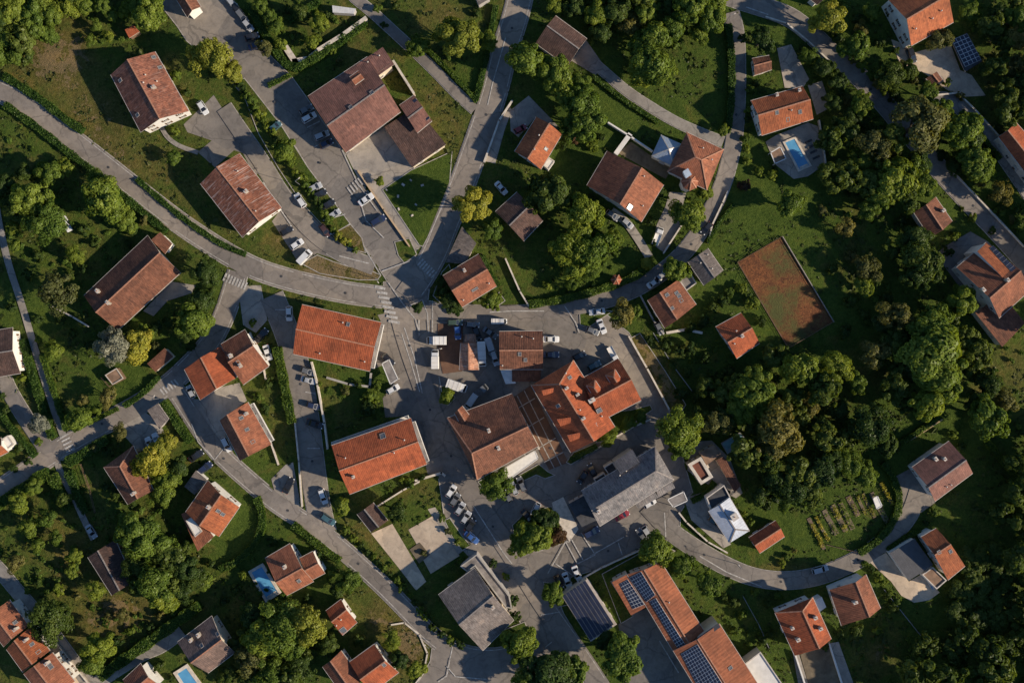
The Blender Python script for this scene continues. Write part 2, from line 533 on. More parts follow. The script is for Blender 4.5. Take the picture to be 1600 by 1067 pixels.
def inset(poly, d):
    """move every edge of a counter-clockwise polygon inwards by d (number or list)"""
    n = len(poly)
    L = []
    for i in range(n):
        a, b = Vector(poly[i][:2]), Vector(poly[(i + 1) % n][:2])
        t = (b - a).normalized()
        nn = Vector((-t.y, t.x))
        dd = d[i] if isinstance(d, (list, tuple)) else d
        L.append((a + nn * dd, t))
    out = []
    for i in range(n):
        (p, t), (q, u) = L[i - 1], L[i]
        den = t.x * u.y - t.y * u.x
        if abs(den) < 1e-6:
            out.append((q.x, q.y))
        else:
            w = q - p
            k = (w.x * u.y - w.y * u.x) / den
            r = p + t * k
            out.append((r.x, r.y))
    return out

def densify(pts, step):
    out = []
    for a, b in zip(pts[:-1], pts[1:]):
        n = max(1, int((b - a).length / step))
        out += [a.lerp(b, i / n) for i in range(n)]
    return out + [pts[-1]]

def smooth(pts, it=2):
    for _ in range(it):
        q = [pts[0]]
        for a, b in zip(pts[:-1], pts[1:]):
            q += [a.lerp(b, 0.25), a.lerp(b, 0.75)]
        pts = q + [pts[-1]]
    return pts

# raster of what covers the ground, in photograph pixels / 2, with a margin
MX, MY = 100, 100
MASK = np.zeros((700, 960), dtype=np.uint8)     # 1 paved, 2 building
def raster(poly_px, val):
    xs = np.array([(p[0] + MX) / 2 for p in poly_px]); ys = np.array([(p[1] + MY) / 2 for p in poly_px])
    x0, x1 = max(0, int(xs.min()) - 1), min(MASK.shape[1], int(xs.max()) + 2)
    y0, y1 = max(0, int(ys.min()) - 1), min(MASK.shape[0], int(ys.max()) + 2)
    if x1 <= x0 or y1 <= y0: return
    gx, gy = np.meshgrid(np.arange(x0, x1) + 0.5, np.arange(y0, y1) + 0.5)
    ins = np.zeros(gx.shape, bool)
    n = len(xs)
    for i in range(n):
        j = i - 1
        c = ((ys[i] > gy) != (ys[j] > gy)) & (gx < (xs[j] - xs[i]) * (gy - ys[i]) / (ys[j] - ys[i] + 1e-12) + xs[i])
        ins ^= c
    MASK[y0:y1, x0:x1][ins] = np.maximum(MASK[y0:y1, x0:x1][ins], val)
def mask_at(px, py):
    i, j = int((py + MY) / 2), int((px + MX) / 2)
    if 0 <= i < MASK.shape[0] and 0 <= j < MASK.shape[1]:
        return int(MASK[i, j])
    return 0
def in_poly(x, y, P):
    c = False
    for i in range(len(P)):
        (x1, y1), (x2, y2) = P[i], P[i - 1]
        if (y1 > y) != (y2 > y) and x < (x2 - x1) * (y - y1) / (y2 - y1) + x1:
            c = not c
    return c

# ---------------------------------------------------------------- the ground, roads and yards
def blobmask(gx, gy, blobs):
    d = np.zeros(gx.shape)
    for (x, y, rx, ry, a) in blobs:
        q = ((gx - x) / rx) ** 2 + ((gy - y) / ry) ** 2
        d += a * np.exp(-q)
    return d
DRY = [(70, 100, 80, 45, .6), (150, 180, 70, 50, .45), (215, 255, 60, 40, .55), (330, 360, 60, 30, .4), (110, 75, 60, 40, .35), (265, 125, 30, 30, .4),
       (420, 380, 30, 25, .35), (520, 425, 60, 12, .95), (450, 385, 25, 25, .3), (690, 20, 60, 30, .35), (680, 150, 30, 40, .3), (545, 385, 25, 15, .8),
       (690, 200, 30, 40, .5), (560, 60, 40, 40, .25), (1020, 590, 30, 45, .75), (1060, 420, 20, 20, .25), (1270, 1045, 30, 35, 1.0),
       (1370, 1020, 40, 40, .6), (1230, 890, 50, 14, .7), (640, 1010, 30, 35, .95), (590, 960, 30, 40, .55), (100, 850, 60, 50, .5), (150, 980, 60, 40, .4),
       (190, 960, 40, 30, .55), (530, 640, 40, 40, .35), (520, 590, 30, 14, .3), (560, 830, 30, 20, .5), (1360, 590, 40, 25, .5), (1570, 590, 50, 50, .6),
       (1530, 620, 30, 25, .5), (1090, 170, 30, 40, .35), (1035, 110, 20, 40, .3), (1330, 330, 25, 40, .3), (1310, 400, 60, 40, .2), (1450, 130, 60, 40, .4),
       (1500, 110, 40, 30, .6), (1150, 690, 30, 60, .1), (1280, 620, 30, 20, .35), (1490, 770, 30, 30, .3), (660, 770, 30, 20, .4), (240, 590, 30, 20, .2),
       (600, 1040, 40, 30, .4), (310, 200, 30, 20, .4), (1560, 170, 40, 60, .25), (930, 320, 30, 60, -.1)]
LUSH = [(650, 310, 55, 50, .6), (560, 600, 60, 25, .35), (1180, 310, 60, 60, .25), (950, 190, 40, 40, .4), (960, 420, 60, 30, .4), (370, 850, 40, 50, .6),
        (1250, 830, 50, 30, .35), (200, 600, 80, 50, .4), (60, 470, 60, 60, .4), (730, 130, 30, 40, .3), (1060, 180, 50, 50, .2), (480, 720, 20, 60, .4), (1500, 680, 60, 60, .2)]
def ground():
    ax = np.concatenate([[-1800, -700, -320], np.arange(-190, 191, 1.6), [320, 700, 1800]])
    ay = np.concatenate([[-1800, -600, -260], np.arange(-140, 141, 1.6), [260, 600, 1800]])
    gx, gy = np.meshgrid(ax, ay)
    nx, ny = len(ax), len(ay)
    v = np.zeros((nx * ny, 3))
    v[:, 0], v[:, 1] = gx.ravel(), gy.ravel()
    idx = np.arange(nx * ny).reshape(ny, nx)
    q = np.stack([idx[:-1, :-1], idx[:-1, 1:], idx[1:, 1:], idx[1:, :-1]], -1).reshape(-1, 4)
    me = np_mesh('ground', v, q, 'grass')
    px, py = gx / S + CX, CY - gy / S
    dry = 0.26 - 0.22 * np.clip((px - 750) / 300, 0, 1) + blobmask(px, py, DRY) - blobmask(px, py, LUSH)
    a = me.attributes.new('dry', 'FLOAT', 'POINT')
    a.data.foreach_set('value', dry.ravel().astype(np.float32))
    tag(add('ground', me), kind='structure')

def np_mesh(name, v, q, mat, tint=None):
    me = bpy.data.meshes.new(name)
    v = np.ascontiguousarray(v, dtype=np.float32); q = np.ascontiguousarray(q, dtype=np.int32)
    k = q.shape[1]
    me.vertices.add(len(v)); me.vertices.foreach_set('co', v.ravel())
    me.loops.add(q.size); me.loops.foreach_set('vertex_index', q.ravel())
    me.polygons.add(len(q)); me.polygons.foreach_set('loop_start', np.arange(0, q.size, k, dtype=np.int32))
    me.update(calc_edges=True)
    me.materials.append(MATS[mat])
    if tint is not None:
        a = me.attributes.new('tint', 'FLOAT', 'POINT')
        a.data.foreach_set('value', np.ascontiguousarray(tint, dtype=np.float32))
    me.validate()
    return me
ground()

def P2(s):
    return [tuple(float(t) for t in w.split(',')) for w in s.split()]

# name, material, width in pixels, centre line, edge lines painted, kerb
ROADS = [
 ('main_road', 'asphalt', 33, '-60,118 -20,137 0,144 28,156 58,177 92,204 126,228 173,265 225,306 278,347 320,375 360,400 400,421 450,437 500,449 550,459 610,466', True, True),
 ('north_road', 'asphalt', 40, '822,-60 815,-15 805,30 788,80 772,150 745,225 731,265 714,310 697,350 682,390 662,428 635,465', True, True),
 ('west_road', 'asphalt', 32, '-60,806 -15,775 0,766 40,738 76,713 109,692 145,671 182,652 225,628 265,601 300,568 330,535 350,495 362,460 372,425', True, True),
 ('south_road', 'asphalt', 28, '262,597 280,617 303,655 336,702 367,731 400,760 430,785 480,817 527,850 565,884 602,918 640,957 668,987 700,1012 740,1026 790,1026 845,1002', True, True),
 ('side_street', 'asphalt', 37, '424,462 445,510 462,560 475,620 483,680 490,740 497,790 507,832', False, True),
 ('village_street', 'asphalt', 32, '622,480 640,545 662,605 678,655 700,700 722,745 748,790 790,850 822,900 850,945 900,1015 940,1075 960,1110', True, False),
 ('ring_road', 'asphalt', 25, '640,486 720,489 790,491 850,488 910,478 970,462 1020,437 1062,403 1090,368 1108,335 1124,303 1137,265 1148,215 1152,150 1152,90 1150,50 1142,20', False, True),
 ('hill_road', 'asphalt', 29, '1060,-40 1120,-12 1160,2 1200,14 1238,28 1271,56 1301,86 1342,119 1377,157 1410,197 1443,235 1468,266 1503,305 1541,343 1579,384 1610,420 1650,470', False, True),
 ('hill_lane', 'track', 23, '1455,158 1475,155 1498,164 1529,195 1562,235 1585,268 1610,305', False, True),
 ('parking_lane', 'asphalt_lot', 25, '350,168 375,205 410,255 437,300 465,340 500,375 545,403 585,418', False, True),
 ('school_road', 'asphalt_lot', 27, '1010,790 1045,828 1085,856 1135,885 1180,903 1230,908 1280,900 1325,882 1360,862 1395,835 1420,806 1430,780 1436,758', False, True),
 ('footpath', 'asphalt_lot', 16, '520,-40 552,-4 577,15 615,50 640,73 678,109 716,149 742,172', False, True),
 ('farm_drive', 'track', 15, '893,72 909,84 941,110 977,142 1015,167 1053,190 1091,207 1130,222', False, True),
 ('field_track', 'track', 11, '-8,300 -2,345 5,376 15,417 28,455 40,493 52,535 66,581 78,618 88,649 100,682', False, False),
 ('garden_path', 'track', 10, '90,722 96,740 119,783 131,810 147,842', False, False),
 ('lower_lane', 'track', 21, '-40,850 0,890 25,921 50,949 83,989 114,1032 145,1075 160,1100', False, True),
 ('back_lane', 'track', 19, '142,1072 165,1058 192,1040 225,1020 253,1010 285,985', False, True),
 ('house_path', 'track', 7, '253,200 262,216 280,229 310,239', False, False),
 ('garden_drive', 'concrete_yard', 13, '955,330 978,346 992,366 1003,383 1014,402', False, False),
 ('left_drive', 'asphalt_lot', 24, '-20,560 6,590 14,610 38,650 72,700', False, True),
]
YARDS = [
 ('village_square', 'asphalt_lot', '600,440 640,425 672,440 668,470 700,478 760,478 850,478 915,472 945,490 982,520 1005,560 1044,640 1062,700 1082,770 1062,800 1062,838 1000,855 945,885 893,900 868,925 880,958 960,1085 870,1085 838,1010 806,960 788,938 748,866 722,858 706,832 694,802 688,760 684,735 664,690 645,620 620,560 600,500', True),
 ('street_side', 'asphalt_lot', '590,492 612,488 642,560 664,620 692,690 704,735 690,745 668,740 664,722 640,650 602,652 598,622 612,604 600,570 580,578 597,506', False),
 ('street_walk', 'concrete_yard', '722,858 748,862 800,930 812,962 800,968 742,880', False),
 ('car_park', 'asphalt_lot', '228,-40 245,0 278,42 292,64 330,95 362,128 405,178 463,230 482,262 506,302 545,352 572,388 606,440 640,450 668,428 640,388 600,332 553,272 540,243 478,152 455,120 400,66 357,-2 335,-40', True),
 ('house_yard', 'asphalt_lot', '287,195 334,149 354,180 402,243 416,262 398,275 380,240 366,235 336,262 309,238 331,220 293,207', False),
 ('parking_bays', 'asphalt_lot', '410,268 440,326 425,346 456,394 469,415 495,396 540,410 560,395 520,372 470,318 434,272', False),
 ('school_court', 'concrete_yard', '540,240 605,196 648,262 656,272 598,300 564,288', False),
 ('paved_walk', 'concrete_yard', '556,262 640,262 598,296 657,386 646,398 630,372 575,290', False),
 ('lower_junction', 'asphalt', '648,1085 655,1064 673,1032 676,1008 668,985 720,1010 760,1032 830,1010 860,990 900,1040 930,1090', True),
 ('terrace_court', 'concrete_yard', '296,622 312,624 340,606 374,598 386,626 345,656 356,690 372,722 352,712 318,668', False),
 ('parking_court', 'concrete_yard', '424,748 446,726 458,722 472,800 455,792 430,772', False),
 ('pale_drive', 'gravel', '580,833 613,818 666,908 650,922 624,888', False),
 ('gravel_plot', 'gravel', '638,827 679,804 718,868 673,896 660,872 650,848', False),
 ('pale_walk', 'concrete_yard', '668,795 680,792 726,858 716,866', False),
 ('garden_yard', 'gravel', '1392,62 1415,70 1424,84 1446,78 1486,72 1500,110 1518,118 1540,150 1500,152 1478,140 1440,112 1412,118', False),
 ('front_yard', 'concrete_yard', '796,174 826,150 882,208 872,216 838,182 810,215 798,205', False),
 ('villa_court', 'concrete_yard', '1046,300 1072,302 1060,346 1066,352 1036,394 1020,382 1026,352 1040,322', False),
 ('hill_court', 'asphalt_lot', '1461,397 1480,383 1516,362 1544,378 1600,440 1590,470 1540,475 1520,482 1500,450', False),
 ('villa_drive', 'concrete_yard', '1214,76 1236,70 1264,124 1254,138 1226,138', False),
 ('barn_drive', 'track', '888,70 915,62 945,105 930,118 892,95', False),
 ('house_drive', 'asphalt_lot', '1392,748 1425,730 1462,784 1440,800 1412,808 1405,780', False),
 ('gravel_yard', 'gravel', '1358,877 1384,863 1420,908 1440,896 1468,925 1452,937 1428,941 1408,930 1392,908', False),
 ('garage_yard', 'concrete_yard', '172,656 214,636 246,656 266,690 242,708 214,702', False),
 ('side_yard', 'concrete_yard', '224,486 268,440 306,446 300,458 262,470 240,494', False),
 ('corner_yard', 'concrete_yard', '372,446 408,446 418,500 400,520 380,508', False),
 ('patio', 'concrete_yard', '1262,134 1284,127 1298,168 1276,180', False),
 ('pool_deck', 'concrete_yard', '1196,222 1212,212 1262,192 1278,198 1288,258 1262,276 1240,280 1212,258', False),
 ('row_court', 'gravel', '48,978 60,968 130,1055 142,1085 118,1085 108,1060', False),
 ('school_yard', 'asphalt_lot', '966,975 990,955 1012,950 1096,1085 980,1085', False),
 ('garden_corner', 'concrete_yard', '756,252 778,196 794,165 800,172 788,205 774,256', False),
 ('shop_forecourt', 'pale_stone', '862,785 880,776 904,826 890,846 872,820', False),
 ('plot_drive', 'concrete_yard', '1238,1016 1246,1014 1268,1085 1250,1085', False),
 ('concrete_drive', 'concrete_yard', '1297,1004 1310,1002 1340,1085 1322,1085', False),
 ('truck_yard', 'brick_paving', '684,506 724,506 722,580 692,584 684,545', False),
 ('planter_soil', 'bare_soil', '640,858 656,847 672,866 655,880', False),
 ('passage', 'brick_paving', '800,622 829,602 888,722 858,734', False),
 ('clay_court', 'clay', '1153,410 1221,371 1300,503 1231,543', False),
 ('house_terrace', 'concrete_yard', '1078,690 1112,688 1140,716 1160,770 1150,778 1108,758 1074,735', False),
 ('white_house_yard', 'concrete_yard', '1068,778 1100,768 1112,796 1142,850 1130,856 1080,812', False),
 ('brown_court', 'bare_soil', '986,222 1020,246 1050,262 1040,280 1006,262 966,240', False),
 ('soil_plot', 'bare_soil', '1250,1022 1296,1000 1322,1085 1268,1085', False),
]
# lawns and beds that stand on the paving inside a kerb
BEDS = [
 ('triangle_lawn', '597,297 642,266 707,236 702,300 680,350 661,386 655,384'),
 ('verge', '470,412 496,398 520,408 545,416 575,420 596,430 590,438 560,438 500,428'),
 ('verge', '518,366 548,350 566,372 572,396 556,392 530,382'),
 ('verge', '372,128 382,122 440,196 482,262 548,350 518,368 470,316 434,262 404,210'),
 ('bed', '616,378 640,372 652,398 632,412 622,400'),
 ('bed', '926,664 962,642 985,640 1016,632 1020,640 990,662 950,688 932,692'),
 ('bed', '884,722 896,706 930,692 934,700 892,726'),
 ('bed', '686,604 700,600 712,622 700,634 688,624'),
 ('bed', '800,820 820,800 862,790 884,836 882,848 840,862 808,858'),
 ('bed', '746,752 770,740 796,752 794,774 768,780'),
 ('bed', '694,812 703,808 722,836 736,852 722,860 706,838'),
 ('bed', '842,724 856,736 868,742 852,748 838,742 800,760 796,750'),
 ('bed', '848,908 880,912 892,944 860,950'),
 ('bed', '782,985 820,970 832,1000 836,1026 800,1028'),
 ('bed', '940,896 1002,862 1036,852 1056,860 1010,884 955,908 990,962 970,974'),
 ('bed', '905,490 938,484 958,486 920,512 906,508'),
 ('bed', '690,425 702,412 722,480 760,478 780,456 790,470 768,486 700,486 676,462'),
 ('bed', '862,1030 900,1040 925,1090 820,1090 826,1060'),
 ('bed', '985,528 1000,520 1040,580 1072,632 1062,650 1046,642'),
]
def road_geo(w, line):
    pts = smooth([G(*p) for p in P2(line)], 2)
    pts = densify(pts, 1.5)
    hw = w * S / 2
    L, Rr = [], []
    for i, p in enumerate(pts):
        t = (pts[min(i + 1, len(pts) - 1)] - pts[max(i - 1, 0)]).normalized()
        n = Vector((-t.y, t.x, 0))
        L.append(p + n * hw); Rr.append(p - n * hw)
    return pts, L, Rr
def kerb_run(mb, side, sgn_pts, other_pts, w=0.22, h=0.13):
    for i in range(len(side) - 1):
        a, b = side[i], side[i + 1]
        oa = (a - other_pts[i]).normalized(); ob = (b - other_pts[i + 1]).normalized()
        mid = (a + b) / 2 + (oa + ob) * 0.35
        if mask_at(*PX(mid.x, mid.y)):
            continue
        A, B = a + oa * w, b + ob * w
        q = [(a.x, a.y), (A.x, A.y), (B.x, B.y), (b.x, b.y)]
        mb.prism(ccw(q), -0.05, h)
geo = {}
for (nm, mt, w, line, lines, kerb) in ROADS:
    geo[nm] = road_geo(w, line)
    pts, L, Rr = geo[nm]
    raster([PX(p.x, p.y) for p in L] + [PX(p.x, p.y) for p in reversed(Rr)], 1)
for (nm, mt, poly, kerb) in YARDS:
    raster(P2(poly), 1)
def road_line_ok(p, own_h):
    return True
def clay_mat():
    m, nt, b = node_mat('clay')
    p = wpos(nt)
    n1 = noise(nt, p, 0.12, 5, 0.6, 0.5); n2 = noise(nt, p, 0.9, 6, 0.7, 1.5); n3 = noise(nt, p, 0.07, 4, 0.6)
    c = ramp(nt, n2, [(0.3, (0.045, 0.020, 0.009)), (0.5, (0.150, 0.055, 0.019)), (0.72, (0.30, 0.115, 0.040))])
    k = ramp(nt, n1, [(0.3, (0.7, 0.7, 0.7)), (0.7, (1.15, 1.1, 1.0))])
    c = mix(nt, 1.0, c, k, 'MULTIPLY')
    f = ramp(nt, math_n(nt, 'ADD', n3, math_n(nt, 'MULTIPLY_ADD', n2, 0.5, -0.25)), [(0.47, (0, 0, 0)), (0.62, (1, 1, 1))])
    c = mix(nt, math_n(nt, 'MULTIPLY', f, 0.85), c, (0.055, 0.075, 0.018))
    nt.links.new(c, b.inputs['Base Color'])
    b.inputs['Roughness'].default_value = 1.0
    bump(nt, b, n2, 0.8, 0.3)
clay_mat()
zl = 0.03
SURF = {}
for (nm, mt, poly, kerb) in YARDS:
    zl += 0.004
    pp = ccw([tuple(G(*p))[:2] for p in P2(poly)])
    mb = MB()
    mb.face([(x, y, zl) for x, y in pp])
    o = tag(mb.build(nm, mt), kind='structure')
    SURF[nm] = (o, zl)
    if kerb:
        kb = MB()
        P3 = [Vector((x, y, 0)) for x, y in pp]
        P3.append(P3[0])
        run = densify(P3, 2.0)
        for a, b in zip(run[:-1], run[1:]):
            t = (b - a).normalized(); n = Vector((t.y, -t.x, 0))
            mid = (a + b) / 2 + n * 0.7
            if mask_at(*PX(mid.x, mid.y)):
                continue
            kb.prism(ccw([tuple(v)[:2] for v in (a, b, b + n * 0.22, a + n * 0.22)]), -0.05, 0.13)
        kb.build('kerb', 'kerb', o)
zl += 0.01
for (nm, mt, w, line, lines, kerb) in ROADS:
    zl += 0.004
    pts, L, Rr = geo[nm]
    mb = MB()
    for i in range(len(L) - 1):
        mb.face([(L[i].x, L[i].y, zl), (Rr[i].x, Rr[i].y, zl), (Rr[i + 1].x, Rr[i + 1].y, zl), (L[i + 1].x, L[i + 1].y, zl)])
    o = tag(mb.build(nm, mt), kind='structure')
    SURF[nm] = (o, zl)
    if kerb:
        kb = MB()
        kerb_run(kb, L, None, Rr); kerb_run(kb, Rr, None, L)
        if kb.f: kb.build('kerb', 'kerb', o)
    if lines:
        for sd, ot in ((L, Rr), (Rr, L)):
            lb = MB()
            for i in range(len(sd) - 1):
                u = (sd[i] - ot[i]).normalized()
                mid = sd[i] + u * 0.9
                if mask_at(*PX(mid.x, mid.y)) or R.random() < 0.06:
                    continue
                u2 = (sd[i + 1] - ot[i + 1]).normalized()
                a, b, c, d2 = sd[i] - u * 0.62, sd[i] - u * 0.45, sd[i + 1] - u2 * 0.45, sd[i + 1] - u2 * 0.62
                lb.face([(v.x, v.y, zl + 0.003) for v in (a, b, c, d2)])
            if lb.f: lb.build('edge_line', 'paint_mark', o)
ZTOP = zl + 0.012
for (nm, poly) in BEDS:
    pp = ccw([tuple(G(*p))[:2] for p in P2(poly)])
    raster_keep = MASK.copy()
    zb = 0.17 + R.random() * 0.03
    mb = MB()
    mb.prism(inset(pp, 0.2), 0.0, zb)
    o = tag(mb.build(nm, 'grass'), kind='structure')
    me = o.data
    a = me.attributes.new('dry', 'FLOAT', 'POINT')
    c = P2(poly); mx = sum(p[0] for p in c) / len(c); my = sum(p[1] for p in c) / len(c)
    dv = float(0.24 + blobmask(np.array([mx]), np.array([my]), DRY)[0] - blobmask(np.array([mx]), np.array([my]), LUSH)[0])
    a.data.foreach_set('value', [dv] * len(me.vertices))
    kb = MB()
    n = len(pp); inn = inset(pp, 0.2)
    for i in range(n):
        j = (i + 1) % n
        kb.prism([pp[i], pp[j], inn[j], inn[i]], 0.0, zb + 0.02)
    kb.build('kerb', 'kerb', o)
    # the bed is planted ground again
    tmp = MASK.copy(); MASK[:] = 0; raster(c, 1); hit = MASK == 1; MASK[:] = tmp; MASK[hit] = 0

# painted crossings: from, to (middle of first and last stripe), stripe direction, stripe length, width, count
def crossing(x0, y0, x1, y1, dx, dy, ln, wd, n, label, road):
    o_r, z = SURF[road]
    o = thing('zebra_crossing', G((x0 + x1) / 2, (y0 + y1) / 2, ZTOP))
    tag(o, kind='structure')
    u = Vector((dx, -dy, 0)).normalized(); v = Vector((-u.y, u.x, 0))
    for i in range(n):
        t = i / (n - 1)
        c = G(x0 + (x1 - x0) * t, y0 + (y1 - y0) * t)
        mb = MB()
        a, b = ln * S / 2 * R.uniform(0.92, 1.03), wd * S / 2
        mb.face([tuple(c + u * (a * i1) + v * (b * j1) + Vector((0, 0, ZTOP))) for i1, j1 in ((-1, -1), (1, -1), (1, 1), (-1, 1))])
        mb.build('stripe', 'paint_mark', o, tuple(o.location))
crossing(352, 433, 384, 447, -4, 9, 13, 3.0, 8, '', 'west_road')
crossing(594, 450, 616, 503, 16, 3, 18, 4.2, 8, '', 'main_road')
crossing(657, 410, 678, 430, 9, -10, 13, 2.6, 7, '', 'north_road')
crossing(547, 299, 563, 284, 6, 8, 14, 2.4, 5, '', 'car_park')
crossing(254, 612, 276, 597, 6, 8, 12, 2.6, 6, '', 'west_road')
crossing(101, 681, 111, 703, 12, -6, 15, 2.8, 5, '', 'west_road')
def paint_strip(road, pts, w=0.14, name='painted_line'):
    o_r, z = SURF[road]
    mb = MB()
    q = [G(*p) for p in P2(pts)]
    for a, b in zip(q[:-1], q[1:]):
        t = (b - a).normalized(); n = Vector((-t.y, t.x, 0)) * w
        mb.face([tuple(v + Vector((0, 0, ZTOP + 0.004))) for v in (a - n, b - n, b + n, a + n)])
    mb.build(name, 'paint_mark', o_r)
for road, pts in [
    ('village_square', '607,442 630,475 650,500 655,520'), ('village_square', '597,424 640,408'), ('village_square', '632,512 648,560 660,614'), ('village_square', '628,522 642,565 656,612'),
    ('village_square', '655,500 655,524'), ('village_square', '676,470 676,520'), ('village_square', '640,478 660,468 668,490 670,520'), ('village_square', '686,588 690,612'),
    ('village_square', '765,488 800,486 850,486'), ('village_square', '882,478 900,505 905,520'), ('village_square', '740,790 786,862 800,880'),
    ('village_square', '856,895 884,845 890,846'), ('village_square', '884,846 902,880 930,866 908,832'), ('village_square', '893,842 912,876'), ('village_square', '922,868 975,838'), ('village_square', '966,848 972,866'),
    ('village_square', '845,960 875,955'), ('village_square', '852,1010 862,1002'), ('village_square', '1038,800 1040,838'), ('village_square', '868,880 905,905'),
    ('school_road', '1093,868 1135,893 1190,916'), ('school_yard', '1030,1000 1060,1050'), ('parking_lane', '412,285 440,330 455,352'), ('parking_lane', '530,400 577,412'),
    ('car_park', '535,235 560,288 590,330'), ('car_park', '565,320 572,345 600,372'), ('car_park', '480,200 500,190'), ('car_park', '492,230 514,218'), ('car_park', '485,300 505,288'), ('car_park', '505,345 540,335'), ('car_park', '570,388 595,430'),
    ('side_street', '430,484 448,484'), ('side_street', '478,590 492,592'), ('side_street', '477,612 494,615'), ('side_street', '480,700 500,700'), ('lower_junction', '707,1010 698,1055 685,1064'), ('lower_junction', '698,1040 712,1056 760,1060'),
    ('north_road', '790,60 770,130 762,165'), ('hill_road', '1165,12 1200,24'), ('south_road', '350,700 336,718 310,690 300,662')]:
    paint_strip(road, pts)

# ---------------------------------------------------------------- buildings
LANDMARKS = []       # (phrase, px, py)

def window_mesh(w, h):
    mb = MB()      # in the xz plane, facing -y, origin at the middle of the opening
    t = 0.09
    for (cx, cz, ex, ez) in ((0, h / 2 - t / 2, w / 2, t / 2), (0, -h / 2 + t / 2, w / 2, t / 2), (-w / 2 + t / 2, 0, t / 2, h / 2 - t), (w / 2 - t / 2, 0, t / 2, h / 2 - t), (0, 0, t / 3, h / 2 - t)):
        mb.box((cx, -0.02, cz), (ex, 0.05, ez), mat=0)
    mb.face([(-w / 2 + t, 0.0, -h / 2 + t), (w / 2 - t, 0.0, -h / 2 + t), (w / 2 - t, 0.0, h / 2 - t), (-w / 2 + t, 0.0, h / 2 - t)], 1)
    mb.box((0, -0.1, -h / 2 - 0.05), (w / 2 + 0.08, 0.12, 0.05), mat=2)
    for sx in (-1, 1):
        mb.box((sx * (w / 2 + w * 0.24), -0.04, 0), (w * 0.22, 0.03, h / 2), mat=3)
    return mb
WIN = {k: window_mesh(1.1, 1.35).mesh('window', ['frame_white', 'glass', 'pale_stone', c]) for k, c in (('brown', 'door_wood'), ('green', 'wood'), ('white', 'frame_white'))}
def door_mesh():
    mb = MB()
    mb.box((0, -0.02, 1.05), (0.6, 0.05, 1.05), mat=0)
    mb.box((0, -0.05, 1.0), (0.48, 0.05, 0.98), mat=1)
    mb.box((0, -0.35, 2.3), (0.85, 0.4, 0.05), mat=2)
    return mb.mesh('door', ['frame_white', 'door_wood', 'trim'])
DOOR = door_mesh()

